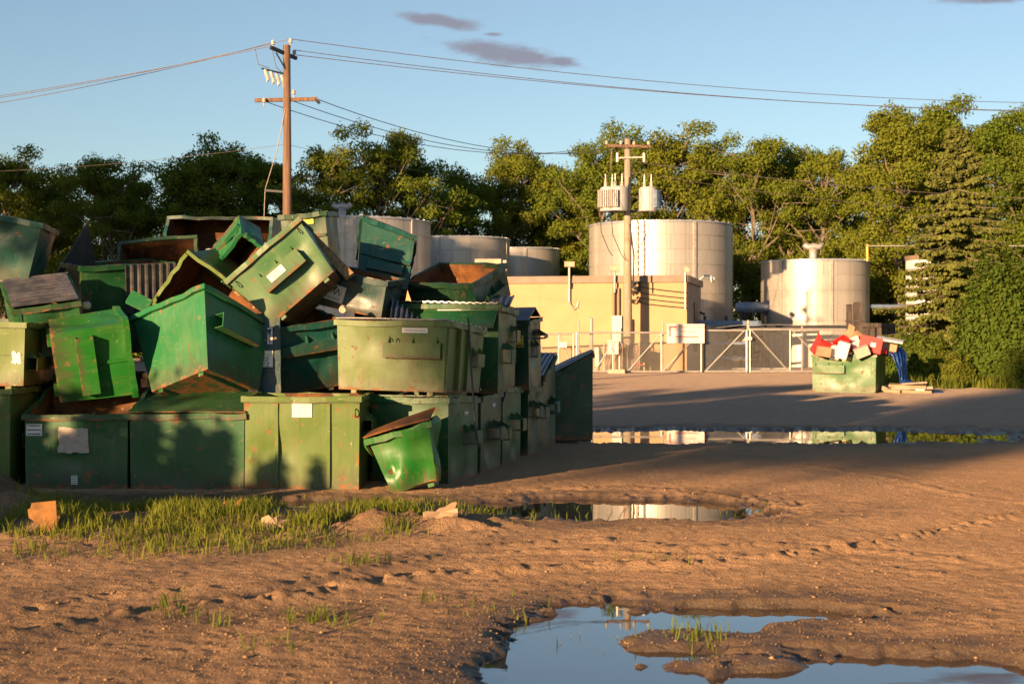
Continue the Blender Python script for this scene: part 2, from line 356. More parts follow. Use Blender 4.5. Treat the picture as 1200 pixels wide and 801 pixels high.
# loose stones and clods
R = np.random.RandomState(3)
def stones(name, n, xr, yr, smin, smax, mat, pw=2.5, wetok=False):
    base = np.array([(1, 0, 0), (-1, 0, 0), (0, 1, 0), (0, -1, 0), (0, 0, 1), (0, 0, -1)], float)
    tri = np.array([(0, 2, 4), (2, 1, 4), (1, 3, 4), (3, 0, 4), (2, 0, 5), (1, 2, 5), (3, 1, 5), (0, 3, 5)])
    yv = yr[0]*(yr[1]/yr[0])**R.rand(n); xv = (R.rand(n)*2-1)*np.minimum(xr, .42*yv+.6)
    h, m, md = height(xv, yv); keep = (h > WATERZ-.01); xv, yv, h = xv[keep], yv[keep], h[keep]; n = len(xv)
    s = smin+(smax-smin)*R.rand(n)**pw
    v = base[None]*(s[:, None, None])*(.6+.8*R.rand(n, 6, 1)); v[:, :, 2] *= .7
    a = R.rand(n)*6.28; ca, sa = np.cos(a)[:, None], np.sin(a)[:, None]
    vx = v[:, :, 0]*ca-v[:, :, 1]*sa; vy = v[:, :, 0]*sa+v[:, :, 1]*ca
    v = np.stack([vx+xv[:, None], vy+yv[:, None], v[:, :, 2]+(h+s*.25)[:, None]], -1)
    f = (tri[None]+6*np.arange(n)[:, None, None]).reshape(-1, 3)
    o = link(name, npmesh(name, v.reshape(-1, 3), f, {'shade': np.repeat(R.rand(n), 6)}), mat); tag(o, kind='stuff'); return o
t = NT('gravel_stones'); at = t.N('ShaderNodeAttribute', attribute_name='shade').outputs['Fac']
GRAV = t.out(t.mix(at, (.18, .11, .06), (.36, .235, .13)), .9, 0, .2)
stones('gravel', 65000, 9, (7.2, 30), .003, .009, GRAV)
stones('soil_clods', 700, 7, (7.2, 22), .010, .024, GRAV, 4)

# ------------------------------------------------------------------ grass
def blades(name, pts, hmin, hmax, wid=.008):
    n = len(pts); x, y = pts[:, 0], pts[:, 1]; z = height(x, y)[0]
    h = hmin+(hmax-hmin)*R.rand(n)**1.5; a = R.rand(n)*6.28; b = R.rand(n)*6.28; l = h*(.15+.45*R.rand(n))
    w = wid*(.7+.6*R.rand(n)); dx, dy = np.cos(a)*w, np.sin(a)*w; lx, ly = np.cos(b)*l, np.sin(b)*l
    v = np.stack([np.stack([x-dx, y-dy, z-.01], -1), np.stack([x+dx, y+dy, z-.01], -1),
                  np.stack([x+dx*.8+lx*.35, y+dy*.8+ly*.35, z+h*.6], -1), np.stack([x-dx*.8+lx*.35, y-dy*.8+ly*.35, z+h*.6], -1),
                  np.stack([x+lx, y+ly, z+h], -1)], 1)
    k = 5*np.arange(n)[:, None]; f = np.concatenate([k+np.array([[0, 1, 2]]), k+np.array([[0, 2, 3]]), k+np.array([[3, 2, 4]])])
    o = link(name, npmesh(name, v.reshape(-1, 3), f, {'shade': np.repeat(R.rand(n), 5)}), GRASS); return tag(o, kind='stuff')
def scatter(n, x0, x1, y0, y1, dens):
    x = x0+(x1-x0)*R.rand(n); y = y0+(y1-y0)*R.rand(n); k = R.rand(n) < dens(x, y); return np.stack([x[k], y[k]], -1)
def dens(x, y):
    c = np.clip(.5+3.2*vnoise(x/.45, y/.45, 41)+1.8*vnoise(x/1.3, y/1.3, 42), 0, 1)
    b = np.exp(-((y-17.0)/.95)**2)*np.clip((x+6.3)/.8, 0, 1)*np.clip((-.7-x)/.7, 0, 1)
    b2 = .45*np.exp(-((y-18.2-.15*(x+3))/.7)**2)*np.clip((x+5.8)/.8, 0, 1)*np.clip((-.4-x)/.6, 0, 1)
    b3 = .28*np.exp(-((y-15.3)/.9)**2)*np.clip((x+6.5)/.8, 0, 1)*np.clip((-1.5-x)/1.5, 0, 1)
    b4 = .9*np.exp(-((x+1.7)/.85)**2-((y-17.9)/.75)**2)+.6*np.exp(-((x+4.3)/.9)**2-((y-17.7)/.5)**2)
    return np.clip((b+b2+b3+b4)*c, 0, 1)
gp = scatter(75000, -7, .4, 13.6, 20.2, dens)
hh = height(gp[:, 0], gp[:, 1])[0]
blades('grass', gp, .02, .19, .006)
tp = []
for px, py, n, r in ((372, 728, 90, .16), (190, 717, 22, .07), (215, 722, 22, .08), (425, 660, 60, .14), (330, 757, 24, .2), (780, 660, 20, .3), (810, 740, 40, .16), (820, 748, 30, .1), (500, 705, 14, .06), (640, 600, 60, .3), (560, 603, 120, .35), (690, 590, 30, .25), (860, 595, 20, .2), (600, 715, 24, .3), (250, 735, 14, .06), (700, 745, 20, .3)):
    gx, gy = px2g(px, py); tp.append(np.stack([gx+R.randn(n)*r, gy+R.randn(n)*r*.8], -1))
blades('grass_tufts', np.concatenate(tp), .04, .16, .006)
# ------------------------------------------------------------------ dumpsters
GRP = 'green dumpsters heaped in the yard'
class Bin:
    """one dumpster: an Empty at the middle of its floor, parts as children"""
    def __init__(s, label, pose, color, seed=1, dent=.034, rim=True, crumple=0, group=GRP, skids=True, name='dumpster', inner=RUST):
        loc, eu, dims = pose; s.W, s.D, s.Hf, s.Hb, s.t = dims; s.col = color; s.seed = seed; s.dent = dent; s.cr = crumple
        s.e = empty(name, loc, [math.radians(a) for a in eu], label=label, cat='dumpster', group=group)
        r = random.Random(seed); s.ph = [(r.uniform(.6, 2.6), r.uniform(.6, 2.6), r.uniform(0, 6), r.uniform(0, 6), r.uniform(.4, 1)) for _ in range(6)]
        s.g = [(r.choice('FRLB'), r.uniform(.15, .85), r.uniform(.15, .8), r.uniform(.08, .22), r.uniform(-1.6, -.5)) for _ in range(5)]
        s.body(inner)
        if rim: s.rim()
        if skids: s.skids()
    def c(s, n, o=0):
        x = (-s.W/2+o if n[0] == 'L' else s.W/2-o); y = (-s.D/2+o if n[1] == 'F' else s.D/2-o)
        if n[2] == 'D': return Vector((x*s.t, y*s.t, o))
        return Vector((x, y, s.Hf if n[1] == 'F' else s.Hb))
    FC = {'F': ('LFD', 'RFD', 'RFU', 'LFU'), 'B': ('RBD', 'LBD', 'LBU', 'RBU'), 'R': ('RFD', 'RBD', 'RBU', 'RFU'), 'L': ('LBD', 'LFD', 'LFU', 'LBU')}
    def nrm(s, f):
        a, b, c_, d = [s.c(n) for n in s.FC[f]]; return (b-a).cross(d-a).normalized()
    def dn(s, f, u, v):
        k = sum(a*math.sin(p*u*3.1+q)*math.sin(p2*v*3.1+q2+ord(f)) for p, p2, q, q2, a in s.ph)*.4*s.dent
        for ff, gu, gv, r, a in s.g:
            if ff == f: k += a*s.dent*1.5*math.exp(-((u-gu)**2+(v-gv)**2)/r**2)
        e = min(1, 7*u, 7*(1-u), 7*v, 7*(1-v)); w = max(0, e)
        if s.cr:
            k = k*w + s.cr*(.7*math.sin(5*u+ord(f))*math.sin(4*v+1)-.5*math.exp(-((u-.6)**2+v*v)/.08)); w = 1
        return k*w
    def pt(s, f, u, v, off=0, o=0, flat=False):
        a, b, c_, d = [s.c(n, o) for n in s.FC[f]]
        p = (a*(1-u)+b*u)*(1-v)+(d*(1-u)+c_*u)*v
        return p+s.nrm(f)*(off+(0 if flat else s.dn(f, u, v)))
    def body(s, inner):
        m = MB(); nu, nv = 12, 10
        for o, mi in ((0, 0), (.02, 1)):
            for f in 'FRBL':
                i = len(m.v)
                for b in range(nv+1):
                    for a in range(nu+1): m.v.append(tuple(s.pt(f, a/nu, b/nv, 0, o)))
                for b in range(nv):
                    for a in range(nu):
                        q = (i+b*(nu+1)+a, i+b*(nu+1)+a+1, i+(b+1)*(nu+1)+a+1, i+(b+1)*(nu+1)+a)
                        m.f.append(q if o == 0 else q[::-1]); m.m.append(mi)
            q = [s.c(n, o) for n in ('LFD', 'LBD', 'RBD', 'RFD')]
            m.quadv(*(q if o == 0 else q[::-1]), m=(0 if o == 0 else 1))
        s.b = m.obj('body', [PAINT, inner], s.e, s.col, True)
    def part(s, m, name, mat=PAINT, parent=None): return m.obj(name, mat, parent or s.e, s.col)
    def rim(s, w=.06, h=.085):
        m = MB(); L = ('LFU', 'RFU', 'RBU', 'LBU')
        for k in range(4):
            a, b = s.c(L[k]), s.c(L[(k+1) % 4]); d = (b-a).normalized(); e = w/2 if k % 2 == 0 else -w/2+.001
            n = d.cross(Vector((0, 0, 1))).normalized()*(.012 if k % 2 == 0 else .009)
            A, B = a-d*e+n-Vector((0, 0, h/2-.01-.002*k)), b+d*e+n-Vector((0, 0, h/2-.01-.002*k)); r = random.Random(s.seed*9+k); N = 7; q = []
            for t in range(N+1):
                f = 0 if t in (0, N) else 1; q.append(A.lerp(B, t/N)+(n.normalized()*r.uniform(-.014, .022)+Vector((0, 0, r.uniform(-.02, .01))))*f*(1+s.dent*8-.2))
            for t in range(N): m.beam(q[t]-(q[t+1]-q[t])*.02, q[t+1]+(q[t+1]-q[t])*.02, w, h)
        s.part(m, 'rim')
    def skids(s):
        for k in (-.36, .36):
            m = MB(); y = s.D/2*s.t*.97; m.beam((k*s.W*s.t, -y, -.028), (k*s.W*s.t, y, -.028), .09, .054); s.part(m, 'skid')
    def rib(s, f, u, w=.05, p=.035, v0=.02, v1=.93):
        m = MB(); m.beam(s.pt(f, u, v0, p/2-.004, flat=True), s.pt(f, u, v1, p/2-.004, flat=True), w, p, s.nrm(f)); s.part(m, 'rib')
    def hrib(s, f, v, w=.06, p=.04, u0=.02, u1=.98):
        m = MB(); m.beam(s.pt(f, u0, v, p/2-.004, flat=True), s.pt(f, u1, v, p/2-.004, flat=True), w, p, s.nrm(f)); s.part(m, 'rib')
    def pocket(s, f, u=.5, v=.55, ln=.55, ht=.20, p=.13, vert=False, gus=True):
        n = s.nrm(f); o = s.pt(f, u, v, 0, flat=True)
        U = (s.pt(f, 1, v, flat=True)-s.pt(f, 0, v, flat=True)); V = (s.pt(f, u, 1, flat=True)-s.pt(f, u, 0, flat=True)); Lu, Lv = U.length, V.length
        U.normalize(); V = n.cross(U).normalized()
        L = ln*(Lv if vert else Lu)
        if vert: U, V = V, U
        m = MB(); a, b = o-U*L/2, o+U*L/2
        m.beam(a+n*p, b+n*p, ht, .014, n)
        for k in (-1, 1): m.beam(a+V*k*(ht/2-.007)+n*(p/2-.01), b+V*k*(ht/2-.007)+n*(p/2-.01), .012, p-.012+.02, n)
        if gus:
            for q in (.08, .5, .92):
                c_ = a*(1-q)+b*q; t = U*.006; g = ht/2
                A, B, C = c_+V*g-n*.01, c_+V*g+n*p*.9, c_+V*(g+.11)-n*.01
                m.quadv(A+t, B+t, C+t); m.quadv(A-t, C-t, B-t); m.quadv(B+t, B-t, C-t, C+t)
        s.part(m, 'fork_pocket')
    def sleeve(s, f, u=.5, v=.5, w=.34, ht=.2, p=.2):
        """short square fork sleeve standing well proud of the wall"""
        n = s.nrm(f); o = s.pt(f, u, v, 0, flat=True); U = (s.pt(f, 1, v, flat=True)-s.pt(f, 0, v, flat=True)).normalized(); V = n.cross(U)
        m = MB(); a, b = o-U*w/2, o+U*w/2
        m.beam(a+n*p, b+n*p, ht, .016, n); m.beam(a+V*ht/2+n*(p/2-.01), b+V*ht/2+n*(p/2-.01), .014, p+.01, n); m.beam(a-V*ht/2+n*(p/2-.01), b-V*ht/2+n*(p/2-.01), .014, p+.01, n)
        A, B, C = V*ht/2-n*.01, V*(ht/2)+n*p, V*(ht/2+.12)-n*.01
        for e in (a, b): m.quadv(e+A, e+B, e+C)
        s.part(m, 'fork_pocket')
    def sticker(s, f, u, v, w, h, mat=PAPER, rot=0, name='sticker', lines=0, lmat=BLACKP, txt=None, ragged=0):
        o = s.pt(f, u, v, .012); n = s.nrm(f); U = (s.pt(f, 1, v, flat=True)-s.pt(f, 0, v, flat=True)).normalized(); V = n.cross(U)
        M = Matrix((U, V, n)).transposed().to_4x4(); M.translation = o; M = M @ Matrix.Rotation(math.radians(rot), 4, 'Z')
        m = MB()
        if ragged:
            r = random.Random(3); q = []
            for k in range(20):
                a = k/20*4; e = int(a); t = a-e; c_ = [(-1, -1), (1, -1), (1, 1), (-1, 1), (-1, -1)]
                q.append((w/2*((c_[e][0]*(1-t)+c_[e+1][0]*t)+r.uniform(-1, 1)*ragged), h/2*((c_[e][1]*(1-t)+c_[e+1][1]*t)+r.uniform(-1, 1)*ragged)))
            i = len(m.v); m.v += [(x, y, .002) for x, y in q]+[(x, y, -.01) for x, y in q]; m.f.append(tuple(range(20))); m.m.append(0)
            for k in range(20): m.f.append((k, k+20, (k+1) % 20+20, (k+1) % 20)); m.m.append(0)
        else: m.box((0, 0, -.004), (w, h, .012))
        me = m.mesh(name); me.transform(M); st = link(name, me, mat, s.e)
        if lines:
            m = MB(); r = random.Random(lines)
            for k in range(lines):
                yk = h*(.36-.72*k/max(1, lines-1)) if lines > 1 else 0; x = -w*.42
                while x < w*.4:
                    l = min(r.uniform(.04, .13)*w, w*.42-x); m.box((x+l/2, yk, .003), (l, h*.32/lines, .002)); x += l+.025*w
            me = m.mesh('print'); me.transform(M); link('print', me, lmat, st)
        for (tx, size, dx, dy, mt, sx_) in (txt or []):
            text('print', tx, size, mt, st, M @ Matrix.Translation((dx, dy, .004)), sx_)
        return st
    def sheet(s, q, ridges=10, amp=.018, name='lid', mat=LID, thick=.02, along=0, warp=0, parent=None):
        """corrugated sheet between 4 local points a,b,c,d; ridges vary along a->b (along=0) or a->d"""
        a, b, c_, d = [Vector(p) for p in q]; n = (b-a).cross(d-a).normalized(); N = ridges*8 if ridges else 6; K = 5; m = MB()
        for top in (1, -1):
            i = len(m.v)
            for y in range(K+1):
                for x in range(N+1):
                    u, v = x/N, y/K
                    if along: u, v = v, u
                    ph = (v if along else u)*ridges; h = amp*max(-1, min(1, 2.2*math.cos(ph*2*math.pi))) if ridges else 0
                    h += warp*math.sin(u*3.1)*math.sin(v*2.2+.5)
                    m.v.append(tuple((a*(1-u)+b*u)*(1-v)+(d*(1-u)+c_*u)*v+n*(h+top*thick/2)))
            for y in range(K):
                for x in range(N):
                    f = (i+y*(N+1)+x, i+y*(N+1)+x+1, i+(y+1)*(N+1)+x+1, i+(y+1)*(N+1)+x)
                    m.f.append(f if (top == 1) != bool(along) else f[::-1]); m.m.append(0)
        M_ = (N+1)*(K+1); ed = [x for x in range(N+1)]+[y*(N+1)+N for y in range(1, K+1)]+[K*(N+1)+x for x in range(N-1, -1, -1)]+[y*(N+1) for y in range(K-1, 0, -1)]
        for k in range(len(ed)):
            e, g = ed[k], ed[(k+1) % len(ed)]; m.f.append((e, e+M_, g+M_, g)); m.m.append(0)
        return m.obj(name, mat, parent or s.e, s.col)
    def lids(s, ridges=9, amp=.016, mat=LID, split=True, along=0, over=.05, warp=.01, lift=.035):
        A, B, C, D_ = s.c('LFU'), s.c('RFU'), s.c('RBU'), s.c('LBU'); z = Vector((0, 0, lift)); y = Vector((0, over, 0))
        A, B, C, D_ = A+z-y, B+z-y, C+z, D_+z
        if split:
            M0, M1 = A*.503+B*.497, D_*.503+C*.497; N0, N1 = A*.497+B*.503, D_*.497+C*.503
            s.sheet((A, M0, M1, D_), ridges, amp, mat=mat, along=along, warp=warp); s.sheet((N0, B, C, N1), ridges, amp, mat=mat, along=along, warp=-warp)
        else: s.sheet((A, B, C, D_), ridges, amp, mat=mat, along=along, warp=warp)
        m = MB(); m.tube([D_+Vector((-.03, .015, 0)), C+Vector((.03, .015, 0))], .02, 6); s.part(m, 'hinge_rod', STEEL)
    def hook(s, f, u, v):
        o = s.pt(f, u, v, .01, flat=True); n = s.nrm(f); m = MB()
        m.tube([o+n*.06*math.sin(a)+Vector((0, 0, .06*math.cos(a)-.03)) for a in [k*math.pi/6 for k in range(7)]], .009, 6); s.part(m, 'hook', DARK)
GD, GM, GL, OL, TE, TD = (.011, .05, .025), (.012, .082, .026), (.016, .14, .046), (.078, .13, .024), (.008, .07, .058), (.008, .04, .046)
BR = (.012, .125, .014)
LOGO = lambda w: [('WM', w*.42, .1*w, -.1*w, GREENP, 1.1), ('l', w*.3, -.34*w, -.1*w, YSTK, 2.)]

# ---- front row, standing on the ground
Z0 = -.005
b = Bin('dark green ground-level dumpster at the left edge, below the pale chipped one', ((-8.15, 21.3, Z0), (0, 0, 1), (1.7, 1.3, 1.46, 1.46, .98)), OL, 11)
b.hrib('F', .97)
b = Bin('open dark green ground-level dumpster with a torn beige sticker and high sloping back', ((-6.34, 21.32, Z0), (0, 0, 0), (1.5, 1.25, 1.09, 1.44, .985)), GM, 12)
b.sticker('F', .47, .66, .43, .36, PINK, ragged=.09); b.sticker('F', .09, .80, .23, .17, PAPER, lines=3); b.sticker('F', .48, .13, .09, .13, PAPER, lines=4); b.sticker('F', .5, .965, .32, .035, PAPER, lines=1); b.pocket('R', .5, .6); b.pocket('L', .5, .6)
b = Bin('green ground-level dumpster with a smooth sloped lid, left of the ribbed olive one', ((-4.73, 21.35, Z0), (0, 0, 0), (1.67, 1.3, 1.1, 1.33, .985)), GM, 13)
b.sheet((b.c('LFU')+Vector((-.02, -.04, .03)), b.c('RFU')+Vector((.02, -.04, .03)), b.c('RBU')+Vector((.02, 0, .04)), b.c('LBU')+Vector((-.02, 0, .04))), 0, 0, mat=PAINT, warp=.012); b.pocket('R', .5, .6)
m = MB(); m.tube([Vector((-.8+1.6*k/40, .66+.01*math.sin(k*2.3), 1.39+.012*math.sin(k*5.1))) for k in range(41)], .018, 6); tag(m.obj('chain', DARK, b.e))
b = Bin('sun-bleached olive dumpster with two upright ribs and a cream notice', ((-3.05, 21.4, Z0), (0, 0, -1), (1.69, 1.4, 1.35, 1.35, .985)), OL, 14)
b.rib('F', .285, .045, .035); b.rib('F', .735, .045, .035); b.sticker('F', .505, .86, .29, .21, PAPER, lines=5, lmat=PINK); b.hrib('F', .935, .012, .02); b.pocket('R', .55, .66, .4); b.hook('F', .97, .85)
# ---- row running back along the right side
def row(label, fx, fy, yaw, dims, col, seed, sl=(.55, .52), f='R', **k):
    W_, D_ = dims[0], dims[1]; a = math.radians(yaw); ax, ay = Vector((math.cos(a), math.sin(a), 0)), Vector((-math.sin(a), math.cos(a), 0))
    c_ = Vector((fx, fy, Z0))-ax*W_/2+ay*D_/2
    q = Bin(label, (c_, (0, 0, yaw), dims), col, seed, **k)
    if sl: q.sleeve(f, *sl)
    return q
b = row('dark green ground-level dumpster right behind the small crumpled one', -.96, 21.45, -17, (1.25, 1.42, 1.3, 1.24, .985), GM, 21, (.62, .52)); b.sticker('R', .58, .82, .16, .08, PAPER, lines=2); b.sheet((b.c('LFU')+Vector((0, -.03, .03)), b.c('RFU')+Vector((0, -.03, .03)), b.c('RBU')+Vector((0, 0, .03)), b.c('LBU')+Vector((0, 0, .03))), 0, 0, mat=PAINT); b.hrib('R', .8, .02, .02, .3, .75)
b = row('second ground dumpster along the yard side, a white tag above its fork sleeve', -.5, 22.95, -13, (1.5, 1.4, 1.25, 1.28, .985), GD, 22, (.5, .5)); b.sticker('R', .6, .86, .17, .09, PAPER, lines=2); b.sleeve('R', .9, .46, .2)
b = row('third ground dumpster along the yard side, with a bent bright front edge', -.16, 24.6, -12, (1.5, 1.55, 1.34, 1.3, .985), GM, 23, (.62, .5)); b.sheet((b.c('LFU')+Vector((.6, -.05, -.25)), b.c('RFU')+Vector((.03, -.06, -.22)), b.c('RFU')+Vector((.05, .3, .04)), b.c('LFU')+Vector((.6, .3, .04))), 0, 0, mat=LID)
b = row('fourth ground dumpster along the yard side, low, before the slant-topped pair', .3, 26.5, -13, (1.4, 1.4, 1.25, 1.25, .985), GD, 24, (.6, .62)); b.sleeve('R', .2, .66, .25)
b = row('tall slant-topped dumpster with a ridged grey lid, second from the far row end', .62, 28.1, -11, (1.4, 1.5, 1.42, 1.85, .985), GD, 25, (.45, .5)); b.lids(7, .02)
b = row('slant-topped dumpster at the far right end of the row, its blue-grey lid sagging open', .55, 30.8, -90, (1.5, 1.2, 1.25, 1.86, .99), GD, 26, None); b.sleeve('R', .33, .42, .26, .2)
b.sheet((b.c('LFU')+Vector((0, -.1, .05)), b.c('RFU')+Vector((.04, -.05, -.02)), b.c('RBU')+Vector((.06, .03, .05)), b.c('LBU')+Vector((0, .03, .05))), 5, .015, mat=LID, warp=.06)
# hidden bins that carry the heap
FILL = 'dark green dumpster buried in the middle of the heap'
for k, (x, y, h) in enumerate(((-8.6, 23.2, 1.45), (-6.9, 23.3, 1.35), (-5.15, 23.4, 1.3), (-3.35, 23.6, 1.3), (-1.9, 24.2, 1.25), (-7.2, 25, 1.6), (-5.4, 25.2, 1.5), (-3.6, 25.4, 1.5), (-1.7, 26.2, 1.35))):
    q = Bin(FILL, ((x, y, Z0), (0, 0, rnd.uniform(-4, 4)), (1.6, 1.35, h, h, .985)), GD, 40+k, group='dumpsters buried inside the heap')
for k, (x, y, z) in enumerate(((-5.2, 25.6, 1.52), (-3.6, 25.7, 1.52), (-2.3, 24.6, 1.37), (-1.2, 26.1, 1.37), (-8.3, 23.5, 1.5))):
    q = Bin(FILL, ((x, y, z), (0, 0, rnd.uniform(-8, 8)), (1.5, 1.2, 1.0, 1.0, .97)), GD, 60+k, group='dumpsters buried inside the heap')

# ---- the upper heap: poses fitted to what the photograph shows
b = Bin('pale chipped green dumpster at the left edge, stacked on the bottom one', ((-8.1, 21.75, 1.49), (0, 0, 1), (1.72, 1.3, .93, .95, .96)), OL, 15, .035)
b.sticker('F', .93, .45, .12, .16, PAPER, ragged=.3); b.pocket('R', .5, .35, .7); b.hrib('F', .5, .02, .01)
b = Bin('battered olive dumpster with a long fork pocket and white strip label, second tier', ((-1.60, 22.3, 1.375), (-2, 1, -20), (1.86, 1.5, 1.06, 1.0, .95)), OL, 5, .012)
b.pocket('F', .70, .58, .52, .235, .07); b.sticker('F', .71, .87, .42, .075, PAPER, lines=1, lmat=PINK); b.hook('F', .56, .72); b.hook('F', .50, .72); b.sleeve('R', .8, .5, .3, .2, .1)
b.rib('F', .975, .07, .02, .0, .93); b.rib('R', .04, .08, .02, .0, .93); b.rib('R', .3, .05, .06); b.rib('R', .55, .05, .05); b.lids(8, .012, split=True, along=1, lift=.02)
b = Bin('dumpster with a sunlit green sloping front, behind the battered olive one', ((-.90, 24.64, 1.32), (4, 1, -13), (1.70, 1.31, 1.5, 1.33, .97)), GM, 6)
b.sleeve('R', .35, .42, .3, .24, .16); b.sleeve('R', .75, .66, .25, .2, .12); b.hrib('R', .95, .05, .05); b.lids(7, .006); b.sticker('F', .5, .92, .42, .06, PAPER, lines=1, lmat=GREENP)
b.sheet((b.c('LFU')+Vector((.1, -.42, -.36)), b.c('RFU')+Vector((-.02, -.35, -.36)), b.c('RFU')+Vector((-.02, -.03, -.10)), b.c('LFU')+Vector((.45, -.03, -.12))), 0, 0, mat=PAINT)
b = Bin('narrow dark dumpster with a gabled blue-grey lid and small amber sticker', ((-.23, 26.79, 1.25), (2, -1, -13), (1.40, 1.10, 1.25, 1.31, .97)), GD, 7)
b.sticker('F', .86, .72, .2, .22, YSTK, lines=2); b.sleeve('R', .4, .55, .3, .2, .1); b.sleeve('R', .6, .75, .3, .06, .2)
A, B_, C_, D_ = [b.c(n)+Vector((0, 0, .03)) for n in ('LFU', 'RFU', 'RBU', 'LBU')]; T0, T1 = (A+D_)/2+Vector((0, 0, .2)), (B_+C_)/2+Vector((.03, 0, .2))
b.sheet((A, B_, T1, T0), 0, 0, mat=LID); b.sheet((T0, T1, C_, D_), 0, 0, mat=LID)
b = Bin('open dumpster tipped forward, rusty orange inside, at the top right of the heap', ((-.84, 25.25, 2.72), (30, 2, -30), (1.37, 1.12, .81, .60, .97)), GD, 8); b.pocket('R', .5, .4, .6, .16, .1)
b = Bin('tilted dark teal dumpster with a slanted top standing against the left tank', ((-2.30, 24.87, 2.80), (7, 28, 100), (1.30, .94, 1.02, 1.32, .90)), TE, 9); b.hrib('L', .47, .07, .05); b.pocket('L', .5, .3, .7, .18, .08); b.lids(6, .015, over=.02)
b = Bin('dark teal dumpster lying on its side with a white logo sticker', ((-2.63, 23.75, 2.70), (7, 12, -13), (1.25, .85, .62, .58, 1.0)), TD, 10, skids=False)
b.sticker('F', .30, .42, .40, .28, SIGNW, rot=173, txt=LOGO(.4)+[('ECRI SCA', .05, .0, .09, BLACKP, 1.2)])
b = Bin('upright dark green dumpster with a yellow sticker behind the long plank', ((-3.55, 25.62, 3.40), (6, -5, -4), (.80, 1.09, 1.05, 1.0, .98)), GD, 16); b.sticker('F', .55, .86, .28, .09, YSTK); b.hrib('F', .62, .05, .03)
b = Bin('big tilted green dumpster with a faded label on its fork pocket, mid heap', ((-3.27, 23.06, 2.78), (-9, -41, 3), (1.50, 1.33, 1.0, 1.12, .83)), (.045, .125, .04), 17, .035)
b.pocket('F', .52, .52, .56, .26, .15); b.hook('F', .06, .86); b.hook('F', .93, .88)
n_ = b.nrm('F'); o_ = b.pt('F', .45, .54, .165, flat=True); U_ = (b.pt('F', 1, .5, flat=True)-b.pt('F', 0, .5, flat=True)).normalized(); M_ = Matrix((U_, n_.cross(U_), n_)).transposed().to_4x4(); M_.translation = o_
mm = MB(); mm.box((0, 0, 0), (.30, .13, .012)); me_ = mm.mesh('sticker'); me_.transform(M_); st_ = link('sticker', me_, PAPER, b.e)
mm = MB(); [mm.box((-.02+.02*(k % 2), .04-.027*k, .0075), (.22-.04*(k % 3), .008, .003)) for k in range(4)]; me_ = mm.mesh('print'); me_.transform(M_); link('print', me_, PINK, st_)
b = Bin('overturned open dumpster showing its dark brown and orange inside', ((-4.68, 24.0, 2.95), (107, 38, 0), (1.55, 1.05, 1.14, 1.12, .87)), OL, 18, inner=RUST)
b = Bin('large plain green dumpster balanced on one edge above the smooth-lidded one', ((-4.70, 21.85, 1.38), (-19, -19, -25), (1.43, 1.54, 1.28, 1.18, .77)), GL, 19, .02)
b.pocket('R', .45, .62, .62, .23, .17, gus=False)
b = Bin('small overturned bright green dumpster wedged behind the big tilted one', ((-4.69, 24.1, 3.88), (142, -44, -26), (.86, .45, .77, .69, .96)), GL, 20); b.hrib('F', .5, .06, .06); b.hrib('B', .5, .06, .06)
b = Bin('dumpster on its back with a black open mouth, at the upper left', ((-6.23, 25.90, 3.02), (66, -5, 2), (1.33, 1.12, 1.02, .98, .95)), GD, 27)
b = Bin('wide dumpster on its back with a brown open mouth and pale blue top edge', ((-5.29, 27.28, 4.02), (94, 1, -6), (1.94, .9, 1.40, 1.0, 1.0)), TE, 28)
b = Bin('green dumpster behind the heap top with a ridged grey lid hanging over its front', ((-6.80, 24.62, 2.05), (10, -4, 30), (1.54, 1.30, 1.52, 1.40, .99)), GM, 29)
b.sheet((b.pt('F', .46, .45, .05), b.pt('F', 1.02, .40, .07), b.pt('F', 1.02, 1.0, .06), b.pt('F', .46, 1.0, .05)), 7, .022)
b = Bin('large dark teal dumpster leaning at the top left corner of the heap', ((-8.41, 23.24, 3.22), (6, 11, 7), (1.36, 1.23, 1.02, .86, .88)), TE, 30)
b = Bin('small green dumpster closed by a ridged blue-grey lid, left of the heap', ((-7.31, 22.5, 1.81), (4, -8, 24), (.98, 1.11, .94, 1.31, .95)), GM, 31); b.lids(9, .012, along=1, split=False); b.rib('F', .08, .06, .04)
for v0_, v1_ in ((.0, .47), (.53, 1.)): pass
b = Bin('vivid green dumpster lying on its side in the open one, its fork pocket upright', ((-6.96, 21.62, 1.86), (58, 75, 76), (1.13, 1.10, 1.13, 1.04, .94)), BR, 32, .04)
b.pocket('F', .5, .42, .8, .26, .14); b.rib('F', .5, .05, .03, .6, .95)
b = Bin('dark teal dumpster standing on end with two white stickers, behind the plain green one', ((-4.86, 22.95, 1.87), (-83, 83, -82), (1.31, 1.00, 1.20, 1.20, .98)), TD, 33)
b.sticker('F', .28, .86, .26, .08, SIGNW, lines=1); b.sticker('F', .56, .82, .26, .19, SIGNW, txt=[('WM', .1, .04, 0, GREENP, 1), ('l', .1, -.07, 0, YSTK, 2)])
b = Bin('dark teal dumpster with a slanting pocket bar, above the ribbed olive one', ((-3.55, 23.56, 1.45), (13, -9, 28), (1.21, 1.10, 1.14, 1.05, .91)), TE, 34); b.pocket('F', .5, .66, .9, .17, .12)
b = Bin('small crumpled green dumpster tilted on the ground, right of the ribbed olive one', ((-1.37, 20.63, .06), (1, -16, -7), (.95, .59, .85, .89, .68)), BR, 35, .05, crumple=.10)
b.sheet((b.c('LFU')+Vector((-.03, -.04, .04)), b.c('RFU')+Vector((.03, -.04, .04)), b.c('RBU')+Vector((.03, 0, .12)), b.c('LBU')+Vector((-.03, 0, .05))), 0, 0, mat=RUST, warp=.03)
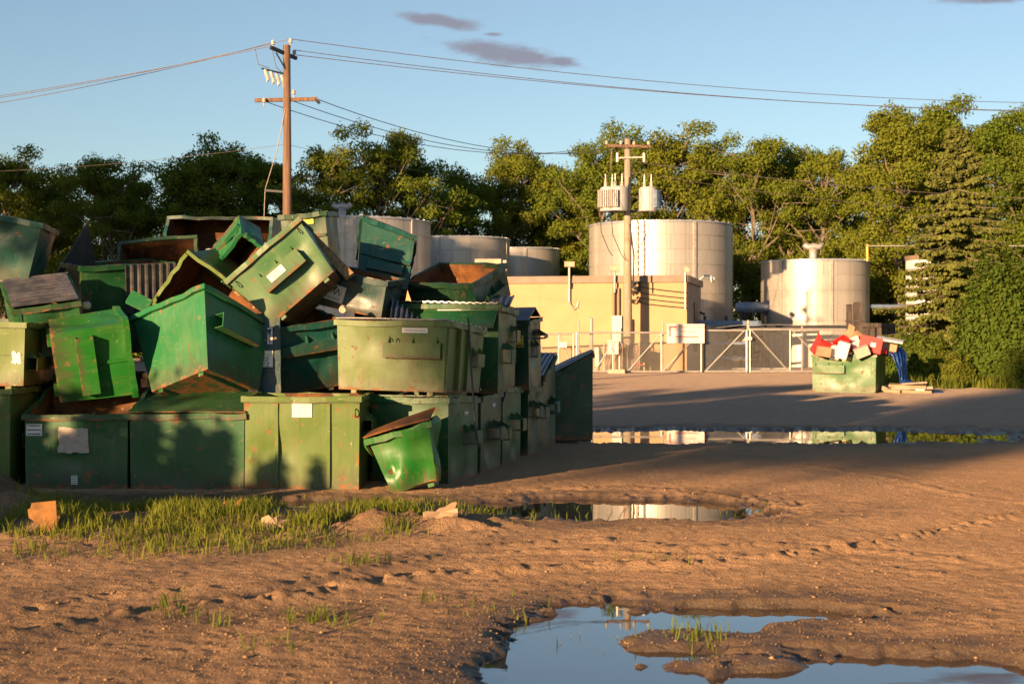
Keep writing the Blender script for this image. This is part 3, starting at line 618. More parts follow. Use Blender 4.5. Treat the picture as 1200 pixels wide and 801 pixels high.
b = Bin('dark dumpster half hidden behind the overturned open one', ((-4.48, 25.6, 2.56), (0, 0, -7), (1.60, 1.25, 1.20, 1.4, .95)), TD, 36)
# loose pieces
def loose(name, label, cat, q, mat, ridges=0, amp=0, thick=.03, group=None, warp=0, along=0):
    c_ = sum((Vector(p) for p in q), Vector())/4
    class F: e = None; col = (.1, .1, .1)
    f = F(); o = Bin.sheet(f, [Vector(p)-c_ for p in q], ridges, amp, name, mat, thick, along, warp); o.location = c_; return tag(o, label, cat, group)
loose('loose_lid', 'dark steel lid standing on its corner like a pyramid, upper left', 'lid', (P(60, 330, 24.4), P(103, 259, 24.6), P(116, 335, 24.9), P(80, 400, 24.6)), DARK, 0, 0, .06)
loose('corrugated_sheet', 'fan-shaped light grey corrugated sheet lying behind the battered olive dumpster', 'metal sheet', (P(455, 384, 22.9), P(492, 388, 23.3), P(494, 376, 23.8), P(459, 350, 23.6)), LID, 6, .03, .012)
loose('loose_lid', 'sunlit green plate with a latch wedged beside the plain green dumpster', 'lid', (P(147, 354, 22.4), P(172, 366, 22.3), P(179, 353, 22.5), P(155, 341, 22.6)), PAINT, 0, 0, .05).color = (*GL, 1)
m = MB(); m.beam(P(346, 259, 23.7), P(410, 324, 22.9), .16, .07, (0, -1, .6)); tag(m.obj('plank', PLANKW), 'long brown plank leaning down the right side of the big tilted dumpster', 'plank')
m = MB(); m.tube([P(549, 372, 21.6), P(552, 430, 21.5), P(557, 500, 21.4), P(561, 524, 21.4)], .018, 6); tag(m.obj('cable', DARK), 'black cable hanging down the corner of the battered olive dumpster', 'cable')
loose('lid_strip', 'ridged grey lid edge lying across the top of the yard-side row', 'lid', (P(545, 358, 24.5), P(598, 358, 24.0), P(603, 347, 24.6), P(549, 347, 25.1)), LID, 7, .012)
m = MB(); m.tube([P(401, 363, 22.6), P(402, 361, 22.68)], [.055, .055], 12); tag(m.obj('caster_wheel', CONC), 'pale round wheel under the white logo sticker', 'wheel')
m = MB(); m.tube([P(96, 358, 22.2), P(103, 358, 22.3)], [.05, .07], 10); tag(m.obj('caster_wheel', CONC), 'small pale wheel at the right end of the ridged blue-grey lid', 'wheel')
# scraps on the ground
def scrap(name, label, cat, px, py, w, h, yaw, tilt, mat, seed, t=.02):
    x, y = px2g(px, py); r = random.Random(seed); m = MB(); q = []
    for k in range(24):
        a = k/24*2*math.pi; j = 1+r.uniform(-.22, .06)*(k % 2)-.28*math.exp(-((a-1.9)/.25)**2); q.append((w/2*j*max(-1, min(1, 1.4*math.cos(a)))+.04*w*r.uniform(-1, 1), h/2*j*max(-1, min(1, 1.4*math.sin(a)+.25*math.cos(a)))))
    for z in (t/2, -t/2):
        for p in q: m.v.append((p[0], z+.05*math.sin(5*p[0]/w+seed)+.03*math.sin(9*p[1]/h), p[1]))
    m.v += [(0, t/2, 0), (0, -t/2, 0)]; N = 24; m.f += [(k, (k+1) % N, 2*N) for k in range(N)]+[((k+1) % N+N, k+N, 2*N+1) for k in range(N)]+[(k, k+N, (k+1) % N+N, (k+1) % N) for k in range(N)]; m.m += [0]*(3*N)
    o = m.obj(name, mat); o.location = (x, y, ground_z(x, y)+h*.42*abs(math.cos(tilt))); o.rotation_euler = (tilt, 0, yaw); tag(o, label, cat); return o
x, y = px2g(47, 626); m = MB(); q = [(-.20, .28), (-.16, .30), (-.15, .37), (.18, .40), (.21, .22), (.25, 0), (.19, -.06), (.07, -.05), (0, .04), (-.08, .12), (-.17, .17)]; N = len(q)
for t_ in (.012, -.012):
    for p in q: m.v.append((.8*p[0], t_+.25*p[1]-.12*p[0]+.03*math.sin(9*p[0]), .8*p[1]))
m.f += [tuple(range(N))[::-1], tuple(range(N, 2*N))]+[(k, (k+1) % N, (k+1) % N+N, k+N) for k in range(N)]; m.m += [0]*(N+2)
o = m.obj('scrap_plate', RUSTO); o.location = (x, y, ground_z(x, y)+.03); tag(o, 'bent orange rusty plate standing in the soil at the far left', 'scrap metal')
scrap('scrap_plate', 'flat brown scrap lying at the front edge of the grass strip', 'scrap metal', 325, 622, .34, .22, .3, -1.0, CARD, 6, .05)
scrap('scrap_plate', 'small orange scrap tilted up at the water in the grass', 'scrap metal', 272, 606, .28, .16, -.3, -.7, RUSTO, 8)
scrap('scrap_plate', 'crushed reddish scrap at the right end of the grass strip', 'scrap metal', 516, 618, .4, .16, .2, -1.1, CARD, 9, .06)
scrap('scrap_plate', 'thin orange strip sticking out of the grass near the smooth-lidded dumpster', 'scrap metal', 243, 597, .14, .1, .5, -.9, RUSTO, 10)
# ------------------------------------------------------------------ tanks
def tank(label, cx, cy, R_, h, rows, vent=None, seed=1, ladder=None, strip=()):
    g = gh(cy); T = empty('storage_tank', (cx, cy, g), label=label, cat='tank', group='metal storage tanks'); H = h-g
    m = MB(); m.lathe([(R_-.035, 0), (R_-.035, H-.02)], 64); m.obj('shell', STEEL, T, smooth=True)
    rt = MB(); rt.lathe([(R_+.07, H-.10), (R_+.07, H), (R_*.5, H+R_*.028), (.02, H+R_*.05)], 64); ro = rt.obj('roof', ROOFM, T)
    for k in range(40):
        a = 2*math.pi*k/40; r_ = MB(); r_.beam((R_*math.cos(a), R_*math.sin(a), H+.01), (.3*math.cos(a), .3*math.sin(a), H+R_*.045+.02), .05, .05); rb = r_.mesh() if k == 0 else rb
        if math.sin(a) < .6:
            o = bpy.data.objects.new('roof_seam', rib0 if k else r_.mesh('roof_seam')); 
            if k == 0: rib0 = o.data; rib0.materials.append(ROOFM)
            COL.objects.link(o); o.parent = ro; o.rotation_euler = (0, 0, a)
    ns = max(10, int(2*math.pi*R_/1.15)); hh = H/rows; da = 2*math.pi/ns
    m = MB(); K = 8
    for z in (0.02, hh-.02):
        for k in range(K+1): a = -da/2+.002+(da-.004)*k/K; m.v.append((R_*math.cos(a), R_*math.sin(a), z))
    for k in range(K): m.f.append((k, k+1, k+K+2, k+K+1)); m.m.append(0)
    n0 = len(m.v); ed = list(range(K+1))+[2*K+1-j for j in range(K+1)]
    for k in ed: m.v.append(m.v[k])
    for k in ed: x_, y_, z_ = m.v[k]; m.v.append((x_*(1-.03/R_), y_*(1-.03/R_), z_))
    for k in range(len(ed)): f = (k+1) % len(ed); m.f.append((n0+k, n0+k+len(ed), n0+f+len(ed), n0+f)); m.m.append(0)
    pm = m.mesh('cladding_panel'); pm.materials.append(TANK)
    pm.polygons.foreach_set('use_smooth', [i < K for i in range(len(pm.polygons))])
    for r in range(rows):
        for k in range(ns):
            a = da*k+seed
            if math.sin(a) > .45: continue
            o = bpy.data.objects.new('cladding_panel', pm); COL.objects.link(o); o.parent = T; o.location = (0, 0, r*hh); o.rotation_euler = (0, 0, a)
    for a in strip:
        m = MB(); m.beam((R_*1.012*math.sin(a), -R_*1.012*math.cos(a), 0), (R_*1.012*math.sin(a), -R_*1.012*math.cos(a), H-.05), .16, .09, (math.sin(a), -math.cos(a), 0)); m.obj('downpipe', STEEL, T)
    if ladder is not None:
        a = ladder; m = MB(); r_ = R_+.2; c_ = Vector((r_*math.sin(a), -r_*math.cos(a), 0)); tv = Vector((math.cos(a), math.sin(a), 0))
        for s_ in (-.2, .2): m.beam(c_+tv*s_, c_+tv*s_+Vector((0, 0, H)), .07, .07)
        for k in range(int(H/.35)): m.beam(c_-tv*.2+Vector((0, 0, .3+.35*k)), c_+tv*.2+Vector((0, 0, .3+.35*k)), .04, .04)
        m.obj('ladder', STEEL, T)
    if vent:
        s_, vx = vent; m = MB(); z = H+R_*.04
        m.tube([(vx, 0, z-.3), (vx, 0, z+1.0*s_)], .32*s_, 14); m.tube([(vx-.75*s_, 0, z+1.22*s_), (vx-.45*s_, 0, z+1.0*s_), (vx, 0, z+1.05*s_), (vx+.45*s_, 0, z+1.0*s_), (vx+.75*s_, 0, z+1.22*s_)], [.2*s_, .24*s_, .3*s_, .24*s_, .2*s_], 12); m.obj('roof_vent', STEEL, T, smooth=True)
    return T
tank('largest galvanised tank, behind the transformer pole and buff building', 9.2, 88, 4.42, 9.15, 10, None, .1, -.37, (.36, -1.2))
tank('sunlit round tank with a forked roof vent, behind the chain-link gates', 18.1, 85, 3.18, 6.75, 7, (.75, -.1), .3, None, (-.85, .09))
tank('nearest shaded tank on the left, its roof vent beside the brown utility pole', -9.5, 82, 4.8, 8.85, 9, (.72, -.3), .2, None, (.95, .2))
tank('middle shaded tank, between the other two on the left', -3.9, 94, 3.75, 8.7, 9, None, .5, None, (-.2, 1.2))
tank('farthest and smallest-looking shaded tank, left of the pole with transformers', (605-600)/1667*104, 104, 3.18, 8.65, 9, None, .7, None, (.2,))
# white silo behind the spruce
T = empty('white_silo', (23.9, 80, .5), label='white silo with a dark red band, half hidden behind the spruce', cat='silo')
m = MB(); m.lathe([(1.7, 0), (1.7, 6.3)], 40); m.obj('wall', SIGNW, T, smooth=True); m = MB(); m.lathe([(1.73, 6.05), (1.78, 6.3), (.02, 6.5)], 40); m.obj('roof_band', FASCIA, T)
for k in range(9): m = MB(); m.lathe([(1.70, .65*k+.3), (1.74, .65*k+.34), (1.70, .65*k+.38)], 40); m.obj('hoop', STEEL, T)
# ------------------------------------------------------------------ building
A_ = math.radians(-12.8); T = empty('building', (8.79, 71.5, .45), (0, 0, A_), label='low buff building with a brown fascia behind the fence', cat='building')
Wd, Dp, Hh_ = 17., 7.7, 4.9
m = MB(); m.quadv((-Wd, 0, 0), (0, 0, 0), (0, 0, Hh_), (-Wd, 0, Hh_)); m.quadv((-Wd, Dp, 0), (-Wd, 0, 0), (-Wd, 0, Hh_), (-Wd, Dp, Hh_)); m.quadv((0, Dp, 0), (-Wd, Dp, 0), (-Wd, Dp, Hh_), (0, Dp, Hh_)); m.obj('wall', YELLOW, T)
for k in range(1, 9): mm = MB(); mm.box((-Wd*k/9, -.004, Hh_/2), (.025, .012, Hh_-.02)); mm.obj('wall_joint', YELLOW, T)
m = MB(); m.quadv((0, 0, 0), (0, Dp, 0), (0, Dp, Hh_), (0, 0, Hh_)); sw = m.obj('side_wall', BLOCK, T)
mm = MB(); mm.box((.02, 4.3, 2.3), (.08, 1.5, 2.6)); mm.obj('window', DARK, T); mm = MB(); [mm.box((.05, 4.3, z), (.09, 1.66, .08)) for z in (.98, 3.62)]; mm.obj('window_trim', BLOCK, T)
m = MB(); m.box((-Wd/2, -.06, Hh_-.16), (Wd+.1, .12, .36)); m.box((.06, Dp/2, Hh_-.165), (.119, Dp, .35)); m.obj('fascia', FASCIA, T); m = MB(); m.box((-Wd/2, Dp/2, Hh_-.03), (Wd-.02, Dp-.02, .06)); m.obj('roof', ROOFM, T)
bM = Matrix.Translation((8.79, 71.5, .45)) @ Matrix.Rotation(A_, 4, 'Z')
def onwall(px, py):   # point of the front wall seen at a pixel
    n = bM.to_3x3() @ Vector((0, -1, 0)); d = Vector(((px-600)/1667, 1, (396-py)/1667)); o = Vector((0, 0, CAMZ)); t = (bM.translation-o).dot(n)/d.dot(n); return o+d*t
def wallthing(name, label, cat, parts, group=None):
    o = empty(name, parts[0][2], (0, 0, 0), label=label, cat=cat, group=group)
    for nm, mat, org, mb in parts:
        mb.v = [tuple(Vector(v)-parts[0][2]) for v in mb.v]; mb.obj(nm, mat, o)
    return o
def flood(px, py, label):
    c = onwall(px, py)+Vector((0, -.35, 0)); m = MB(); m.box(c, (.5, .35, .26)); a = MB(); a.tube([c-Vector((0, 0, .13)), c-Vector((0, -.1, 1.2))], .05); wallthing('flood_light', label, 'light', [('lamp_head', CONC, c, m), ('bracket', STEEL, c, a)], 'flood lights on the building')
flood(667, 310, 'flood light over the hooked conduit on the buff wall'); flood(720, 315, 'flood light on the roof edge next to the transformer pole')
c = onwall(667, 332)+Vector((0, -.12, 0)); k_ = 71.5/1667; m = MB(); m.tube([c+Vector((0, 0, 1)), c-Vector((0, 0, .9)), c+Vector((.08, 0, -1.15)), c+Vector((.25, 0, -1.32)), c+Vector((.42, 0, -1.2)), c+Vector((.45, 0, -.95))], .06, 8); tag(m.obj('hooked_conduit', STEEL), 'hooked metal conduit on the buff wall', 'conduit')
c = onwall(722.5, 386)+Vector((0, -.15, 0)); m = MB(); m.box(c, (.48, .28, 1.4)); q = [('cabinet_box', SIGNW, c, m)]
for dx in (-.14, .1): a = MB(); a.tube([c+Vector((dx, 0, .7)), c+Vector((dx, 0, 2.1))], .06); q.append(('conduit', FASCIA, c, a))
wallthing('electrical_cabinet', 'white electrical cabinet with two conduits, left of the transformer pole', 'cabinet', q)
c = onwall(738, 390)+Vector((.05, -.1, 0)); m = MB(); m.box(c, (.2, .2, 1.4)); tag(m.obj('meter_box', DARK), 'narrow dark meter box right of the transformer pole', 'box')
c = onwall(743, 342)+Vector((0, -.3, 0)); r = random.Random(2); q = empty('cable_bundle', c)
for k in range(26): p = Vector((r.uniform(-.32, .32), r.uniform(-.1, .1), r.uniform(-.55, .55))); m = MB(); m.box(p, (r.uniform(.05, .16), .1, r.uniform(.05, .2)), Euler((0, r.uniform(0, 3), 0)).to_matrix()); m.obj('cable_splice', DARK, q)
tag(q, 'tangle of cable splices on the buff wall beside the pole', 'cable bundle')
for j, y0 in enumerate((338, 345, 351, 357)):
    m = MB(); pts = []
    for k in range(9): px = 748+57*k/8; pts.append(onwall(px, y0-3+ (8-j*.4)*(k/8)**.7)+Vector((0, -.12, 0)))
    m.tube(pts, .022, 5); tag(m.obj('wall_cable', DARK), 'dark cable swagged along the buff wall, %s of four' % ('topmost', 'second', 'third', 'lowest')[j], 'cable', 'cables along the buff wall')
c = P(820, 327, 78); m = MB(); m.tube([c+Vector((-.1, .2, -1.6)), c+Vector((0, 0, 0)), c+Vector((.3, -.1, .2)), c+Vector((.62, -.2, .15))], .06, 8); a = MB(); a.lathe([(.01, .16), (.17, .1), (.17, -.06), (.1, -.16), (.01, -.2)], 14, c=tuple(c+Vector((.66, -.2, 0)))); wallthing('security_camera', 'white dome camera on an arm at the building corner', 'camera', [('arm', WHITE, c, m), ('dome', WHITE, c, a)])
c = P(803, 318, 71.3); m = MB(); m.tube([c, c-Vector((0, 0, 1.9))], .04); a = MB(); a.box(c+Vector((.06, 0, .1)), (.3, .2, .22), Euler((0, .6, 0)).to_matrix()); wallthing('lamp_bracket', 'small lamp on a stem at the right corner of the building front', 'light', [('stem', STEEL, c, m), ('lamp_head', CONC, c, a)])
c = P(572, 311, 74); m = MB(); m.box(c, (1.35, 1.2, .62)); a = MB(); a.box(c+Vector((.82, 0, -.02)), (.26, .9, .55)); wallthing('rooftop_unit', 'tan rooftop unit on the building above the heap', 'rooftop unit', [('housing', CONC, c, m), ('side_box', STEEL, c, a)])
# ------------------------------------------------------------------ fence and gates
FY = 69.
def X_(px, y=FY): return (px-600)/1667*y
def chain(x0, x1, z0, z1, y, sp=.1, r=.006):
    m = MB()
    def seg(a, b): m.beam(a, b, r, r, (0, 1, 0))
    h = z1-z0; k = x0-h
    while k < x1:
        for s_ in (1, -1):
            a, b = k, k+h; za, zb = (z0, z1) if s_ == 1 else (z1, z0); ta, tb = max(0, (x0-a)/h), min(1, (x1-a)/h)
            if tb > ta+.02: seg((a+h*ta, y, za+(zb-za)*ta), (a+h*tb, y, za+(zb-za)*tb))
        k += sp
    return m
ZB, ZT = .54, CAMZ+6.5/1667*FY
def gate(label, px0, px1, braces, uprights, y=FY, top=389.5, cl=True, name='chain_link_gate'):
    x0, x1 = X_(px0, y), X_(px1, y); zt = CAMZ-(top-396)/1667*y; T = empty(name, (x0, y, ZB), label=label, cat='gate' if 'gate' in name else 'fence')
    def ob(mb, nm, mat): mb.v = [(v[0]-x0, v[1]-y, v[2]-ZB) for v in mb.v]; return mb.obj(nm, mat, T)
    for z in (ZB+.04, zt): m = MB(); m.tube([(x0, y, z), (x1, y, z)], .045); ob(m, 'rail', STEEL)
    for px in [px0, px1]+uprights: m = MB(); m.tube([(X_(px, y), y, ZB), (X_(px, y), y, zt+.02)], .045 if px in (px0, px1) else .035); ob(m, 'upright', STEEL)
    for a, b in braces: m = MB(); m.tube([(X_(a, y), y, ZB+.06), (X_(b, y), y, zt-.03)], .032, 6); ob(m, 'brace', STEEL)
    if cl: m = chain(x0, x1, ZB+.06, zt, y+.05); tag(ob(m, 'chain_link', STEEL), kind='stuff')
gate('left sliding chain-link gate in front of the buff building, with diagonal braces', 676, 822, [(697, 726), (736, 775), (777, 820)], [726, 775], top=389.5, name='sliding_gate')
gate('middle chain-link gate leaf with one rising brace, left of the latch', 824, 875, [(827, 872)], [], y=69.2, top=387)
gate('right chain-link gate leaf with a falling brace, right of the latch', 879, 1000, [(924, 881), (975, 928)], [926], y=69.2, top=386)
gate('low chain-link fence panel left of the tall gate post', 560, 672, [(652, 625), (672, 655)], [617, 655], y=69.3, top=391, name='chain_link_fence')
def post(px, top, bot, label, r=.07, y=69.3):
    m = MB(); m.tube([(X_(px, y), y, CAMZ-(bot-396)/1667*y), (X_(px, y), y, CAMZ-(top-396)/1667*y)], r, 10); m.lathe([(r*1.15, 0), (r, .06), (.01, .1)], 10, c=(X_(px, y), y, CAMZ-(top-396)/1667*y)); tag(m.obj('fence_post', STEEL), label, 'post', 'steel posts along the fence')
post(693, 374, 438, 'tall steel post at the left end of the sliding gate', .09, 69.4); post(678, 378, 438, 'thin steel post left of the tall gate post', .05, 69.6); post(877, 377, 438, 'steel gate post at the latch between the two gate leaves', .08, 69.5); post(777, 379, 438, 'steel post left of the red and white sign', .045, 69.7); post(940, 380, 438, 'steel post rising behind the right gate leaf', .045, 69.7)
m = MB(); m.box((X_(877), 69.0, CAMZ-.02), (.34, .12, .14)); tag(m.obj('gate_latch', WHITE), 'white latch joining the two gate leaves', 'latch')
# barbed top wires
for z in (380, 384):
    m = MB(); m.tube([(X_(840), 69.4, CAMZ-(z+4-396)/1667*69.4), (X_(877), 69.4, CAMZ-(z-396)/1667*69.4), (X_(1010), 69.4, CAMZ-(z+1-396)/1667*69.4)], .012, 4); tag(m.obj('fence_wire', STEEL), 'thin wire above the gate leaves, %s of the pair' % ('upper' if z == 380 else 'lower'), 'wire')
# signs
y = 68.85; x0, x1, z0, z1 = X_(781.5, y), X_(825.5, y), CAMZ-(402-396)/1667*y, CAMZ-(379.5-396)/1667*y; cx, cz = (x0+x1)/2, (z0+z1)/2; w, h = x1-x0, z1-z0
T = empty('truck_scale_sign', (cx, y, cz), label='white sign with red lettering and red frame marks, hung on the sliding gate', cat='sign')
m = MB(); m.box((0, 0, 0), (w, .04, h)); m.obj('panel', SIGNW, T)
MS = Matrix.Rotation(math.radians(90), 4, 'X')
def st(s_, size, dx, dz, mat, sx_=1): text('lettering', s_, size, mat, T, Matrix.Translation((dx, -.025, dz)) @ MS, sx_)
st('TRUCK SCALE', .185, .155*w, .33*h, REDP, 1.05); st('ENTRANCE', .12, .08*w, .11*h, REDP, 1.2); st('WEIGH ALL LOADS HERE', .07, .05*w, -.3*h, PINK, 1.4)
m = MB(); m.box((-.33*w, -.024, .36*h), (.2*w, .012, .07*h)); m.box((-.42*w, -.024, .10*h), (.035*w, .012, .5*h)); m.box((.04*w, -.024, -.16*h), (.62*w, .012, .055*h)); m.obj('red_bars', REDP, T)
y = 68.6; c = P(718.5, 406.5, y); T = empty('speed_limit_sign', c, label='white SPEED LIMIT 5 sign on a post before the pole', cat='sign')
m = MB(); m.box((0, 0, 0), (.54, .03, .70)); m.obj('panel', SIGNW, T); m = MB(); [m.box(p, d) for p, d in (((0, -.017, .32), (.48, .008, .018)), ((0, -.017, -.32), (.48, .008, .018)), ((-.24, -.017, 0), (.018, .008, .62)), ((.24, -.017, 0), (.018, .008, .62)))]; m.obj('border', BLACKP, T)
st('SPEED', .12, 0, .22, BLACKP); st('LIMIT', .12, 0, .09, BLACKP); st('5', .36, 0, -.16, BLACKP, 1.2)
m = MB(); m.tube([(0, .06, .3), (0, .06, -1.5)], .035); m.obj('sign_post', STEEL, T)
m = MB(); m.box(P(722, 436.5, 68.7), (.8, .5, .32)); tag(m.obj('concrete_block', CONC), 'tan concrete block at the foot of the transformer pole', 'block')
for i, (a, b) in enumerate(((708, 729), (736, 749))):
    T = empty('pole_screen', P((a+b)/2, 438, 69.9), label='brown slatted screen panel on the %s side of the transformer pole foot' % ('left', 'right')[i], cat='screen')
    wv = (b-a)/1667*69.9; n = int(wv/.12)
    for k in range(n): m = MB(); m.box((-wv/2+wv*(k+.5)/n, 0, .72), (wv/n-.03, .03, 1.35)); m.obj('slat', FASCIA, T)
    m = MB(); m.tube([(-wv/2, .03, 0), (-wv/2, .03, 1.5), (wv/2, .03, 1.5), (wv/2, .03, 0)], .03); m.obj('frame', STEEL, T)
m = MB(); m.box(P(701, 418, 70.2), (.34, .06, .9)); tag(m.obj('upright_board', SIGNW), 'plain white panel standing by the tall gate post', 'panel')
m = MB(); m.box(P(659, 404, 69.0), (.42, .2, .26)); tag(m.obj('white_box', SIGNW), 'small white box on the fence rail by the heap', 'box')
T = empty('barrier', P(755, 438, 69.8), label='short yellow post with a red bar beside the screen', cat='barrier'); m = MB(); m.tube([(0, 0, 0), (0, 0, .55)], .045); m.obj('post', YPAINT, T); m = MB(); m.tube([(0, 0, .46), (-.5, 0, .46)], .025); m.obj('bar', REDP, T)
# ------------------------------------------------------------------ pipework between the tanks
T = empty('pipe_rack', P(850, 438, 77), label='dark steel pipe rack with a blue top beam behind the middle gate', cat='pipe rack')
def rk(nm, mat, a, b, w): m = MB(); o = T.location; m.beam(P(*a)-o, P(*b)-o, w, w); m.obj(nm, mat, T)
rk('beam', BLUEP, (818, 378, 77), (892, 379, 77), .28); rk('beam', DARK, (850, 384, 79), (1018, 383, 79), .22); rk('beam', DARK, (850, 390, 79), (960, 389, 79), .16)
for px in (826, 851, 868, 897, 900): rk('upright', DARK, (px, 370 if px in (826, 851, 897) else 384, 77.5), (px, 438, 77.5), .14)
rk('pipe', BLUEP, (828, 402, 76), (876, 402, 76), .13); rk('pipe', BLUEP, (828, 419, 76), (876, 419, 76), .15); rk('pipe', DARK, (826, 368, 77), (820, 366, 77), .13); rk('pipe', STEEL, (828, 432, 76), (925, 432, 76), .1)
rk('walkway', DARK, (853, 392, 80), (900, 390, 80), .5)
T = empty('pump_skid', P(880, 384, 84), label='pale blue horizontal vessel on a frame between the two sunlit tanks', cat='vessel')
m = MB(); m.tube([(-.9, 0, 1.2), (-.75, 0, 1.2), (1.0, 0, 1.2)], [.25, .32, .32], 12); m.obj('vessel', BLUEP, T, smooth=True)
for dx in (-.6, .1, .8): m = MB(); m.box((dx, 0, .45), (.12, .3, .95)); m.obj('leg', DARK, T)
m = MB(); m.tube([(1.3, 0, -.3), (1.3, 0, 1.9)], .08); m.tube([(1.6, 0, -.3), (1.6, 0, 1.9)], .08); m.beam((1.2, 0, 1.4), (1.7, 0, 1.4), .1, .1); m.obj('valve_column', DARK, T)
m = MB(); m.tube([P(1016, 288, 82), P(1250, 288, 82)], .035, 8); tag(m.obj('overhead_pipe', STEEL), 'thin pale overhead pipe running right from the sunlit tank', 'pipe')
m = MB(); m.tube([P(1016.5, 286, 82.1), P(1016.5, 306, 82.1)], .08, 8); tag(m.obj('pipe_post', YPAINT), 'yellow post at the right edge of the sunlit tank', 'post')
m = MB(); m.tube([P(1018, 359, 84), P(1064, 359, 84)], .13, 8); tag(m.obj('low_pipe', BLUEP), 'blue-grey horizontal pipe between the sunlit tank and the spruce', 'pipe')
# wooden boards and rail fence
T = empty('board_stack', P(1001, 420, 66), label='two dark upright boards behind the heaped red boxes', cat='boards')
for dx, wv, hv in ((-.22, .28, 2.45), (.17, .42, 2.55)): m = MB(); m.box((dx, 0, hv/2), (wv, .08, hv)); [m.box((dx-wv/2+wv*(k+.5)/4, 0, hv+.03), (wv/5, .07, .08)) for k in range(4)]; m.obj('board', GREYW, T)
m = MB(); m.box((0, -.07, 1.75), (.85, .05, .07)); m.obj('batten', GREYW, T)
T = empty('wooden_fence', P(1012, 432, 70), label='dark wooden fence between the gates and the spruce', cat='fence')
m = MB(); m.box((2.0, 0, 2.15), (4.6, .1, .2)); m.obj('rail', GREYW, T); m = MB(); m.box((2.0, 0, .5), (4.6, .1, .14)); m.obj('rail', GREYW, T)
for k in range(14): m = MB(); m.box((-.2+.33*k, .07, 1.05), (.26, .04, 2.05+.1*rnd.random())); m.obj('slat', GREYW, T)
# ------------------------------------------------------------------ utility poles and lines
def pole1():
    y = 46.; x = X_(336, y); zt = CAMZ+(396-53)/1667*y; g = gh(y); s = y/1667
    T = empty('utility_pole', (x, y, g), label='brown wooden utility pole rising behind the heap, with two crossarms', cat='utility pole')
    m = MB(); m.tube([(0, 0, 0), (.02, 0, (zt-g)*.5), (.0, 0, zt-g)], [.17, .15, .115], 12); m.obj('pole', POLEW, T, smooth=True)
    top = zt-g
    for a, b, w in (((-.44, -.5, top-.17), (.26, .35, top-.36), .11), ((-1.02, -.1, top-1.80), (.98, .12, top-1.72), .12)):
        m = MB(); m.beam(a, b, w*.8, w); m.obj('crossarm', POLEW if w > .11 else DARK, T)
    m = MB(); m.beam((-.3, -.28, top-.3), (-.02, -.1, top-.8), .05, .03); m.obj('brace', DARK, T)
    for p in ((.12, 0, top+.05), (-.38, -.4, top-.08), (.2, .3, top-.25), (.22, .0, top-1.6), (-.7, -.2, top-1.9)):
        m = MB(); m.lathe([(.02, -.1), (.02, 0), (.07, .02), (.05, .07), (.07, .09), (.03, .16), (.005, .17)], 10, c=p); m.obj('insulator', PORC, T)
    for k in range(4):
        a = Vector((-.60+.16*k, -.3+.1*k, top-1.0-.05*k)); m = MB(); m.tube([a+Vector((-.05, 0, .16)), a, a+Vector((.05, 0, -.18)), a+Vector((.0, 0, -.24))], [.05, .06, .055, .03], 8); m.obj('fuse_cutout', PORC, T)
    m = MB(); m.beam((-.75, -.35, top-.82), (.1, .05, top-.96), .04, .05); m.obj('cutout_bar', DARK, T)
    m = MB(); m.tube([(.9, .1, top-1.72), (1.05, .15, top-1.86)], .05); m.obj('dead_end', DARK, T)
    m = MB(); m.beam((-.72, 0, (396-223)*s+CAMZ-g), (.02, 0, (396-225)*s+CAMZ-g), .05, .07); m.obj('standoff', DARK, T)
    m = MB(); m.tube([(-.03, -.13, top-2.1), (-.3, -.08, top-3.4), (-.7, 0, (396-222)*s+CAMZ-g), (-.74, 0, (396-262)*s+CAMZ-g)], .014, 5); m.tube([(-.95, -.4, top-.2), (-.85, -.4, top-.7), (-.5, -.3, top-.8)], .012, 5); m.tube([(-.4, -.4, top-.2), (-.3, -.3, top-.75), (-.1, -.1, top-.95)], .012, 5); m.obj('jumper_wire', WIREM, T)
    return Vector((x, y, zt))
p1 = pole1()
def wire(label, a, b, sag, r=.012, n=24):
    a, b = Vector(a), Vector(b); m = MB(); m.tube([a.lerp(b, k/n)-Vector((0, 0, sag*4*(k/n)*(1-k/n))) for k in range(n+1)], r, 5); tag(m.obj('power_line', WIREM), label, 'power line', 'overhead lines')
wire('uppermost line running left from the brown pole top', p1+Vector((.12, 0, .2)), P(-260, 139, 60), .5); wire('middle line running left from the brown pole top', p1+Vector((-.40, -.4, .0)), P(-260, 149, 60), .5); wire('lowest line running left from the brown pole top', p1+Vector((-.5, -.3, -.1)), P(-260, 142, 58), .3)
wire('uppermost line running right from the brown pole top', p1+Vector((.12, 0, .2)), P(1500, 116, 66), .9); wire('middle line running right from the brown pole top', p1+Vector((.2, .3, -.1)), P(1500, 124, 66), .9); wire('lowest line running right from the brown pole top', p1+Vector((.26, .35, -.25)), P(1500, 130, 64), .7)
